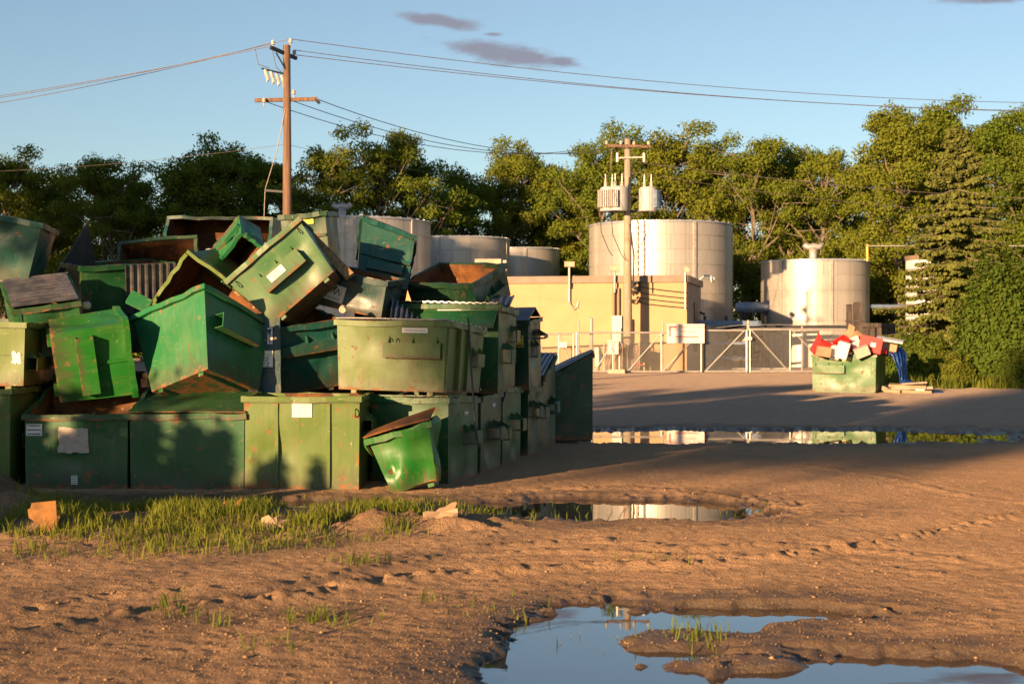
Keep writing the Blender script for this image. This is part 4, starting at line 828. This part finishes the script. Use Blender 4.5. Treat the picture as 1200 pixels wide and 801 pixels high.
def pole2():
    y = 70.5; x = X_(735.5, y); zt = CAMZ+(396-163)/1667*y; g = .48; T = empty('utility_pole', (x, y, g), label='pale wooden utility pole carrying transformers before the buff building', cat='utility pole'); top = zt-g
    m = MB(); m.tube([(0, 0, 0), (.0, 0, top*.5), (.0, 0, top)], [.24, .2, .15], 12); m.obj('pole', POLEP, T, smooth=True)
    m = MB(); m.beam((-1.08, -.2, top-.36), (1.1, -.2, top-.4), .12, .13); m.obj('crossarm', POLEW, T); m = MB(); m.beam((-.5, -.2, top-.96), (.75, -.2, top-.92), .08, .08); m.obj('crossarm', STEEL, T)
    for dx, dz in ((-1.05, -.3), (-.35, -.3), (1.02, -.33), (.3, -.33)): m = MB(); m.lathe([(.03, 0), (.08, .04), (.06, .1), (.08, .14), (.01, .22)], 10, c=(dx, -.2, top+dz)); m.obj('insulator', PORC, T)
    for dx in (-.52, .8): m = MB(); m.tube([(dx, -.2, top-.72), (dx, -.2, top-1.15)], .07, 8); m.obj('fuse_cutout', PORC, T)
    m = MB(); m.beam((.06, -.1, top-3.9), (.7, -.1, top-3.75), .06, .06); m.beam((-1, -.1, top-3.6), (1.1, -.1, top-3.6), .1, .12); m.obj('mount_beam', DARK, T)
    for k, (dx, dy) in enumerate(((-1.0, -.5), (-.52, -.75), (1.0, -.45))):
        q = empty('transformer', (x+dx*.96, y+dy, g+top-3.62), label=('pale box-finned transformer hung on the left of the pole', 'round transformer hung at the front left of the pole', 'transformer with a dark finned side hung on the right of the pole')[k], cat='transformer', group='pole transformers')
        m = MB(); q.scale = (1.2, 1.2, .94); m.lathe([(.01, 0), (.36, 0), (.37, .05), (.37, 1.15), (.33, 1.25), (.01, 1.32)], 20); m.obj('tank', TRAFO, q, smooth=False)
        for bx in (-.14, .14): m = MB(); m.lathe([(.045, 1.25), (.07, 1.35), (.045, 1.42), (.07, 1.48), (.03, 1.55), (.018, 1.95)], 8, c=(bx, 0, 0)); m.obj('bushing', PORC, q)
        for j in range(7):
            a = (-2.6 if k < 2 else -.9)+.14*j; m = MB(); m.box((.45*math.cos(a), .45*math.sin(a), .62), (.2, .03, .9), Matrix.Rotation(a, 3, 'Z')); m.obj('cooling_fin', TRAFO if k != 2 else BLUEP, q)
    for k, (a, b) in enumerate((((703, 250), (718, 300)), ((716, 252), (733, 305)), ((762, 250), (742, 300)))):
        y_ = y-.4; m = MB(); A, B = P(*a, y_), P(*b, y_); m.tube([A, A.lerp(B, .3)+Vector((-.12 if k < 2 else .12, 0, -.3)), A.lerp(B, .7)+Vector((0, 0, -.35)), B], .02, 5); tag(m.obj('transformer_lead', DARK), 'black lead looping down from the %s transformer' % ('left', 'front left', 'right')[k], 'cable')
    m = MB(); m.tube([P(738, 262, y-.25), P(743, 300, y-.25), P(742, 335, y-.3)], .045, 6); tag(m.obj('service_cable', DARK), 'thick black service cable down the transformer pole', 'cable')
    return Vector((x, y, zt))
p2 = pole2()
for k in range(3): wire('line from the brown pole crossarm to the transformer pole, %s of three' % ('left', 'middle', 'right')[k], p1+Vector((-.9+.95*k, 0, -1.75)), p2+Vector((-1.0+k, -.2, -.3)), 1.0, .014)
wire('thin line crossing the left sky below the brown pole arms', P(-200, 200, 62), p1+Vector((0, 0, -3.2)), .4, .006); wire('thin line sagging right below the brown pole arms', p1+Vector((0, 0, -3.2)), P(760, 200, 72), .8, .006)
wire('line running right from the transformer pole across the trees', p2+Vector((.2, 0, -1.1)), P(1500, 240, 78), .6, .016)
wire('second line running right from the transformer pole', p2+Vector((.1, 0, -1.6)), P(1500, 250, 80), 1.0, .012)
# ------------------------------------------------------------------ dumpster by the bushes and its load
RB = (12.05, 51.6, gh(51.6))
b = Bin('green dumpster heaped with red and white boxes, standing alone by the bushes', ((RB[0]+.36, RB[1]+.75, RB[2]), (0, 0, -24), (2.3, 2.1, 1.36, 1.36, .98)), (.014, .10, .02), 70)
b.pocket('F', .27, .62, .50, .30, .13); b.sticker('F', .55, .91, .34, .17, YSTK, lines=1, lmat=PAPER); b.hrib('F', .02, .05, .03)
def tops(px, py, dy=0): return P(px, py, 51.2+dy)
def prism(name, label, cat, c, d, rot, mat, flaps=False, group=None, mark=None):
    m = MB(); w, dp, h = d; t = .015
    o = empty(name, c, [math.radians(a) for a in rot], label=label, cat=cat, group=group)
    m.box((-w/2, 0, 0), (t, dp, h)); m.box((w/2, 0, 0), (t, dp, h)); m.box((0, -dp/2, 0), (w-t, t, h)); m.box((0, dp/2, 0), (w-t, t, h)); m.box((0, 0, -h/2), (w-t, dp-t, t)); m.obj('box_walls', mat, o)
    if flaps:
        m = MB(); m.beam((-w/2, 0, h/2), (-w/2-.1, 0, h/2+.16), dp, .012, (0, 0, 1)); m.obj('flap', mat, o); m = MB(); m.beam((0, -dp/2, h/2), (0, -dp/2-.12, h/2+.1), w, .012); m.obj('flap', mat, o)
    else: m = MB(); m.box((0, 0, h/2), (w+.004, dp+.004, t)); m.obj('top', mat, o)
    if mark: m = MB(); m.box((w*.12, -dp/2-.012, 0), (w*.22, .008, h*.3)); m.obj('label', mark, o)
    return o
prism('red_box', 'open red box leaning at the left end of the heaped dumpster', 'box', tops(961, 407), (.42, .4, .55), (25, 22, 20), RED, True)
prism('red_box', 'open red box tilted between the white boxes on the heaped dumpster', 'box', tops(988, 405, .3), (.5, .45, .5), (30, -30, 10), RED, True)
prism('red_box', 'large closed red box with a pale label, on the heaped dumpster', 'box', tops(1020, 405, .1), (.78, .5, .55), (-12, 12, -15), RED, mark=PAPER)
prism('white_box', 'white box standing left of the middle in the heaped dumpster', 'box', tops(977, 412), (.36, .3, .5), (10, 10, 15), SIGNW)
prism('white_box', 'white box with a slanted top beside the tilted red one', 'box', tops(988, 410, -.25), (.40, .3, .58), (8, 16, -20), SIGNW)
prism('white_box', 'narrow white box in the middle of the load', 'box', tops(1002, 404, .3), (.3, .3, .6), (0, -20, 10), PAPER)
prism('cardboard_box', 'brown carton on top of the load, its flap peaked', 'box', tops(999, 394, .5), (.42, .4, .3), (20, 30, 30), CARD, True)
prism('cardboard_box', 'small brown carton at the left end of the load', 'box', tops(965, 412, -.3), (.45, .35, .34), (0, 8, 5), CARD)
prism('white_box', 'low pale box with a tilted side below the large red box', 'box', tops(1010, 412, -.35), (.5, .3, .34), (10, -22, -10), PINK)
prism('white_board', 'white flat board laid over the right end of the load', 'board', tops(1043, 398, .6), (.95, .6, .05), (8, 10, -20), SIGNW)
prism('cardboard_box', 'brown carton under the white board', 'box', tops(1040, 406, .7), (.7, .5, .25), (0, 12, -20), CARD)
for k in range(4): prism('carton', ('crushed red carton at the right rim of the load', 'dark carton at the right rim of the load', 'pale carton at the right rim of the load', 'small red carton hanging over the right rim')[k], 'box', tops(1034+4*k, 411+(k % 2)*2, .3+.15*k), (.25, .2, .2), (k*20, 15*k, 30*k), (RED, GREYW, PAPER, RED)[k])
# tarp hanging over the right end
m = MB(); nu, nv = 16, 22; base = [tops(1036, 404, .9), tops(1046, 404, 1.0), tops(1054, 412, .7), tops(1057, 428, .5), tops(1060, 443, .45), tops(1068, 447, .3)]
for j in range(nv+1):
    t = j/nv*5; i = min(4, int(t)); c = base[i].lerp(base[i+1], t-i); w = .9+.25*math.sin(j*.3)
    for k in range(nu+1):
        u = k/nu-.5; m.v.append((c.x+u*w*.75+.03*math.sin(k*1.7+j*.2), c.y+u*.7+.09*math.sin(k*1.9+j*.35), max(gh(51)+.02, c.z-.25*abs(u)+.05*math.sin(k*2.3+j*.5))))
for j in range(nv):
    for k in range(nu): a = j*(nu+1)+k; m.f.append((a, a+1, a+nu+2, a+nu+1)); m.m.append(0)
o = tag(m.obj('tarp', TARP, smooth=True), 'blue tarp draped over the right end of the heaped dumpster', 'tarp'); md = o.modifiers.new('s', 'SOLIDIFY'); md.thickness = .012
T = empty('flattened_boxes', (14.35, 51.4, gh(51.4)), (0, 0, -.2), label='pile of flattened cardboard on the ground right of the heaped dumpster', cat='cardboard')
for k, (dx, dy, z_, w, d, h, a, tl) in enumerate(((0, 0, .07, 1.5, .85, .1, 0, .03), (.05, .05, .17, 1.45, .8, .1, .08, -.03), (-.05, .02, .26, 1.3, .75, .08, -.1, .05), (.12, .08, .33, .9, .6, .06, .2, -.08), (-.55, -.3, .08, .6, .45, .1, -.4, .06), (-.75, -.1, .1, .35, .3, .16, .7, .3))): m = MB(); m.box((dx, dy, z_), (w, d, h), Euler((tl, tl*.8, a)).to_matrix()); m.obj('cardboard_sheet', (CARD, BLOCK)[k % 2], T)
m = MB(); m.box((.35, -.41, .1), (.3, .015, .1)); m.obj('label', PAPER, T)
m = MB(); m.box((15.3, 51.2, gh(51)+.03), (.4, .2, .05), Matrix.Rotation(.4, 3, 'Z')); tag(m.obj('plastic_scrap', TARP), 'scrap of blue plastic on the ground right of the flattened cardboard', 'scrap')
m = MB(); m.box((14.9, 52.6, gh(52)+.15), (.5, .3, .3), Matrix.Rotation(.3, 3, 'Z')); tag(m.obj('wood_offcut', CARD), 'brown carton lying in front of the dark bushes', 'box')

# ------------------------------------------------------------------ trees
def leafmesh(name, C_, s, rs, out=None, droop=0):
    """C_ (n,3) leaf centres, s (n,) sizes: one bent quad each"""
    n = len(C_); a = rs.randn(n, 3); 
    if out is not None: a = a*.55+out*1.0
    a /= np.linalg.norm(a, axis=1)[:, None]+1e-9
    b = np.cross(a, rs.randn(n, 3)); b /= np.linalg.norm(b, axis=1)[:, None]+1e-9; c = np.cross(a, b); s = s[:, None]
    v = np.stack([C_-b*s*.62, C_+c*s*.42+a*s*.1, C_+b*s*.62, C_-c*s*.42+a*s*.1], 1).reshape(-1, 3)
    return npmesh(name, v, np.arange(4*n).reshape(-1, 4), {'shade': np.repeat(rs.rand(n), 4)})
def tree_meshes(seed, H=16., wide=.36, low=.18, nleaf=42000, lsize=.175, lean=0, clump=1.0, tk=1):
    rs = np.random.RandomState(seed); m = MB(); cl = []
    tr = [Vector((lean*H*.05*math.sin(k*.9+seed), lean*H*.05*math.cos(k*.7+seed), H*.93*k/8)) for k in range(9)]
    m.tube(tr, [tk*H*.021*(1-k/8.6)+.02 for k in range(9)], 8)
    nb = 24
    for i in range(nb):
        f = low+(1-low)*((i+rs.rand()*.8)/nb); k = f*.93*8/.93; k = min(7.99, f*8); p = tr[int(k)].lerp(tr[int(k)+1], k-int(k))
        prof = math.sin(min(1, (f-low)/(1-low)*.92+.13)*math.pi*.93)**.7
        L = H*wide*prof*(.5+.75*rs.rand()); az = i*2.4+rs.rand()*.9; el = .35+.75*f+.2*rs.randn()*.5
        d = Vector((math.cos(az)*math.cos(el), math.sin(az)*math.cos(el), math.sin(el))); q = p+d*L*.55+Vector((0, 0, .04*L)); e = p+d*L+Vector((rs.randn()*.1*L, rs.randn()*.1*L, .12*L))
        m.tube([p, q, e], [H*.0075*(1.25-f), H*.0045, .012], 5, cap=False)
        cl.append((e, 1.0)); 
        if rs.rand() < .8: cl.append((p.lerp(e, .62)+Vector(rs.randn(3)*.5), .9))
        for j in range(4):
            t = .3+.6*rs.rand(); o = p.lerp(e, t); d2 = Vector(rs.randn(3)); d2.z = abs(d2.z)*.5; d2.normalize(); e2 = o+d2*L*(.3+.35*rs.rand()); m.tube([o, e2], [H*.003, .01], 4, cap=False); cl.append((e2, .55+.5*rs.rand()))
    cl.append((tr[-1]+Vector((0, 0, .5)), .9)); w = np.array([c[1]**2.2 for c in cl]); w /= w.sum()
    idx = rs.choice(len(cl), nleaf, p=w); ctr = np.array([list(c[0]) for c in cl])[idx]; rad = np.array([c[1] for c in cl])[idx]*H*.058*clump
    d = rs.randn(nleaf, 3); d /= np.linalg.norm(d, axis=1)[:, None]; r = rad*(.35+.65*rs.rand(nleaf)**.5+.12*rs.randn(nleaf))
    # each clump is broken into sprays
    sp = np.sin(d[:, 0]*5+idx)*np.sin(d[:, 1]*6+idx*2)*np.sin(d[:, 2]*5+idx*3); r = r*(1+.45*sp)
    C_ = ctr+d*r[:, None]*np.array([1.15, 1.15, .8])
    return m.mesh('trunk'), leafmesh('crown', C_, lsize*(.6+.7*rs.rand(nleaf)), rs, d)
VAR = []
for s_, kw in ((1, {}), (2, dict(wide=.30, low=.12)), (3, dict(wide=.42, low=.22, lean=1)), (4, dict(wide=.26, low=.1, clump=.9)), (5, dict(wide=.34, low=.2, nleaf=22000, clump=.85, lean=1)), (6, dict(wide=.38, low=.08))):
    t_, c_ = tree_meshes(s_, **kw); t_.materials.append(BARK); c_.materials.append(LEAF); VAR.append((t_, c_))
def tree(x, y, h, var, label, group='leafy trees around the yard', rz=None, wx=1.0, z=None):
    o = empty('leafy_tree', (x, y, gh(y) if z is None else z), (0, 0, rnd.uniform(0, 6.28) if rz is None else rz), label=label, cat='tree', group=group); s = h/16.4; o.scale = (s*wx, s*wx, s)
    for n, me in zip(('trunk', 'crown'), VAR[var]): c = bpy.data.objects.new(n, me); COL.objects.link(c); c.parent = o
    return o
TL = [  # px, top py, depth, variant, width factor, label
 (5, 176, 98, 0, 1.1, 'dark shaded tree at the left edge, behind the leaning teal dumpster'), (62, 200, 104, 1, 1.2, 'dark shaded tree second from the left edge'), (118, 190, 96, 2, 1, 'broad shaded tree above the pyramid-shaped lid'), (170, 198, 101, 4, 1.1, 'shaded tree above the black open mouth at the upper left'),
 (222, 172, 96, 1, 1.1, 'dark tall tree left of the brown utility pole, its left one'), (265, 164, 99, 0, 1, 'dark tall tree nearest the brown utility pole on its left'), (312, 172, 103, 3, 1.2, 'shaded tree directly behind the brown utility pole'),
 (385, 164, 97, 4, 1.05, 'sparse golden tree just right of the brown utility pole'), (445, 156, 99, 2, .95, 'golden tree above the nearest left tank'), (500, 178, 103, 4, 1, 'thin-crowned tree above the right rim of the nearest left tank'), (540, 190, 108, 1, 1, 'dark small tree behind the middle left tank'),
 (600, 168, 113, 0, .9, 'sunlit green tree above the middle left tank'), (640, 180, 114, 5, 1, 'sunlit tree above the farthest left tank'), (682, 182, 113, 3, 1.1, 'slim sunlit tree left of the transformers'), (718, 158, 106, 2, 1, 'sunlit tree directly behind the transformer pole'),
 (780, 150, 104, 0, 1.05, 'tall full sunlit tree right of the transformer pole'), (828, 165, 108, 5, 1, 'sunlit tree above the right side of the largest tank'), (880, 166, 101, 2, .95, 'sunlit tree in the gap between the two sunlit tanks'), (925, 170, 105, 1, 1.1, 'sunlit tree above the left rim of the vented tank'), (968, 168, 100, 4, 1, 'sunlit tree above the forked roof vent'), (1003, 190, 106, 3, 1, 'smaller sunlit tree right of the forked roof vent'),
 (1052, 130, 88, 1, 1.0, 'tallest sunlit tree at the right, left of the spruce tip'), (1098, 126, 92, 0, .9, 'tall tree directly behind the spruce tip'), (1150, 138, 90, 3, 1.2, 'tall tree right of the spruce tip'), (1200, 146, 88, 2, .9, 'tall tree at the right edge of the photo'), (1240, 150, 86, 0, 1, 'tall tree just beyond the right edge of the photo')]
for px, py, y, v, wx, lb in TL: tree(X_(px, y), y, (CAMZ-gh(y)+(396-py)/1667*y)*(.93 if px < 1020 else .97), v, lb, wx=wx*.95)
BK = 'smaller tree filling the gaps low behind the tree line'
for k in range(15):
    px = -20+87*k; y = 116+rnd.uniform(0, 8); tree(X_(px, y), y, rnd.uniform(8.5, 11.5), (0, 5, 2)[k % 3], BK, 'background trees behind the tree line', wx=1.35)
t_, c_ = tree_meshes(11, low=.68, wide=.15, nleaf=16000, tk=.25); t_.materials.append(BARK); c_.materials.append(LEAF); VAR.append((t_, c_))  # high crown on a thin trunk, shaped for the shade it throws
# trees and shrubs outside the frame that stand between the sun and the yard
OUT = 'leafy tree standing outside the picture to the left of the yard'
for x, y, h, v in ((-50, 52, 27, 0), (-57, 50, 27, 5), (-46, 66, 25, 0), (-40, 60, 17, 5),
                   (-35, 42, 16.5, 5), (-39, 46, 17.5, 0), (-34, 50, 16.5, 5), (-42, 38, 18, 0), (-44, 48, 18.5, 2), (-36, 56, 17, 5), (-39.5, 54, 18, 0), (-25.2, 2, 10.5, 5), (-32, 3.5, 9.3, 0)):
    tree(x, y, h, v, OUT, 'trees outside the picture', wx=1.15)
for u_ in (-12., -10.2, -8.7): tree((u_-45*.559)/.829, -45, 20.8, 6, OUT, 'trees outside the picture', z=0)  # unseen trees added behind the camera to shade the far right yard
# spruce
def spruce_mesh(seed, H):
    rs = np.random.RandomState(seed); m = MB(); m.tube([(0, 0, 0), (0, 0, H*.5), (0, 0, H*.97)], [.24, .13, .02], 8); C_ = []; 
    z = .6; i = 0
    while z < H*.985:
        f = z/H; L0 = (1-f)**.82*H*.37*min(1, .75+f*1.6)+.12
        for k in range(int(6+4*(1-f))):
            az = i*.7+k*2*math.pi/(6+4*(1-f))+rs.rand()*.5; L = L0*(.45+.75*rs.rand()); z0_ = z; dz = (.12 if f > .75 else -.22)*L
            tip = np.array([math.cos(az)*L, math.sin(az)*L, z+dz]); p0 = np.array([0, 0, z]); mid = (p0+tip)/2+np.array([0, 0, -.06*L])
            m.tube([p0, mid, tip], [.03, .02, .008], 4, cap=False)
            n = int(95*L)+12; t = rs.rand(n)**.65; q = p0+(tip-p0)*t[:, None]; q[:, 2] -= .25*L*t*(1-t); lat = np.array([-math.sin(az), math.cos(az), 0])
            sp = (rs.rand(n)*2-1)*(.25*L*(1.05-t)+.09); q = q+lat*sp[:, None]; q[:, 2] -= np.abs(sp)*.3+rs.rand(n)*.12; C_.append(q)
        z += .40*(1-.5*f); i += 1
    C_ = np.concatenate(C_); n = len(C_); return m.mesh('trunk'), leafmesh('crown', C_, .15*(.6+.8*rs.rand(n)), rs, np.stack([C_[:, 0]*.3, C_[:, 1]*.3, np.full(n, .4)], 1))
sy = 61.; T = empty('spruce', (X_(1121, sy), sy, .35), label='tall spruce at the right behind the bushes', cat='tree'); t_, c_ = spruce_mesh(7, CAMZ-.35+(396-142)/1667*sy); link('trunk', t_, BARK, T); link('crown', c_, NEEDLE, T)
# bushes
def bush_mesh(seed, n, rx, ry, rz, ls=.16):
    rs = np.random.RandomState(seed); d = rs.randn(n, 3); d /= np.linalg.norm(d, axis=1)[:, None]; d[:, 2] = np.abs(d[:, 2]); nz = np.sin(d[:, 0]*6+seed)*np.sin(d[:, 1]*7)*np.sin(d[:, 2]*8+1); r = (.45+.55*rs.rand(n)**.5)*(1+.22*nz)+.05*rs.randn(n)
    C_ = d*r[:, None]*np.array([rx, ry, rz])+np.array([0, 0, rz*.08]); st = MB()
    for k in range(9): a = k*.7; st.tube([(.1*math.cos(a), .1*math.sin(a), 0), (rx*.5*math.cos(a), ry*.5*math.sin(a), rz*.6)], [.04, .012], 5, cap=False)
    return st.mesh('stem'), leafmesh('foliage', C_, ls*(.6+.8*rs.rand(n)), rs, d)
def bush(px, base, top, wpx, y, seed, n, label, group='bushes at the right', ls=.16, xy=None, dims=None):
    n, ls = int(n*1.9), ls*.72
    if xy: x, y = xy; rx, rz = dims; g = ground_z(x, y)-.05
    else: x = X_(px, y); rx = wpx/2/1667*y; g = gh(y); rz = CAMZ-g+(396-top)/1667*y
    T = empty('bush', (x, y, g), (0, 0, seed), label=label, cat='bush', group=group); s_, f_ = bush_mesh(seed, n, rx, rx*.9, rz, ls); link('stem', s_, BARK, T); link('foliage', f_, BUSH, T)
bush(1172, 440, 316, 108, 57, 3, 14000, 'large round bush in front of the spruce, its left side sunlit'); bush(1215, 440, 325, 90, 58, 4, 8000, 'dark bush cut by the right edge of the photo'); bush(1085, 440, 398, 70, 58, 5, 6000, 'low dark bush between the heaped dumpster and the large round bush'); bush(1062, 440, 398, 50, 60, 6, 3500, 'lowest dark bush next to the blue tarp'); bush(1185, 448, 415, 44, 55, 8, 4000, 'small yellow-green bush at the foot of the large round bush', ls=.13); bush(1112, 446, 418, 60, 56, 9, 5000, 'low weedy bush right of the flattened cardboard', ls=.13)
bush(1200, 450, 420, 40, 54.5, 12, 3000, 'small yellow-green bush at the right edge of the photo', ls=.12)
for px, top, w, sd, lb in ((910, 340, 60, 21, 'shaded shrub in the gap between the two sunlit tanks'), (1040, 345, 70, 22, 'dark shrub behind the blue-grey pipe'), (1075, 350, 60, 23, 'dark shrub behind the white silo')): bush(px, 430, top, w, 93, sd, 5000, lb, 'shrubs behind the tanks', .24)
# weeds at the foot of the bushes
wp = scatter(9000, 15.0, 21, 54, 58, lambda x, y: np.clip(.45+2*vnoise(x/.8, y/.8, 51), 0, 1)); blades('weeds', wp, .15, .6, .02)
# shrubs outside the frame whose shadows fall on the front row
for k, (x, y, r_, h_) in enumerate(((-15.2, 9.2, 1.3, 3.2), (-13.9, 8.6, 1.0, 3.25), (-12.9, 8.3, .6, 2.85), (-16.8, 10.4, 1.4, 3.2), (-12.1, 8.0, .4, 2.4), (-11.4, 8.0, .25, 2.3))):
    T = empty('bush', (x, y, 0), (0, 0, k), label='leafy shrub standing outside the picture to the left of the yard', cat='bush', group='shrubs outside the picture'); s_, f_ = bush_mesh(30+k, 7000, r_, r_, h_, .19); link('stem', s_, BARK, T); link('foliage', f_, BUSH, T)
# far-off undergrowth
n = 45000; rs = np.random.RandomState(9); xx = rs.uniform(-62, 62, n); yv = 116+rs.rand(n)*10; zz = .4+(2.8+1.8*vnoise(xx/5, yv*0, 61)*2)*rs.rand(n)**.8
o = link('undergrowth', leafmesh('undergrowth', np.stack([xx, yv, zz], 1), .38*(.6+.8*rs.rand(n)), rs), LEAF); tag(o, kind='stuff')
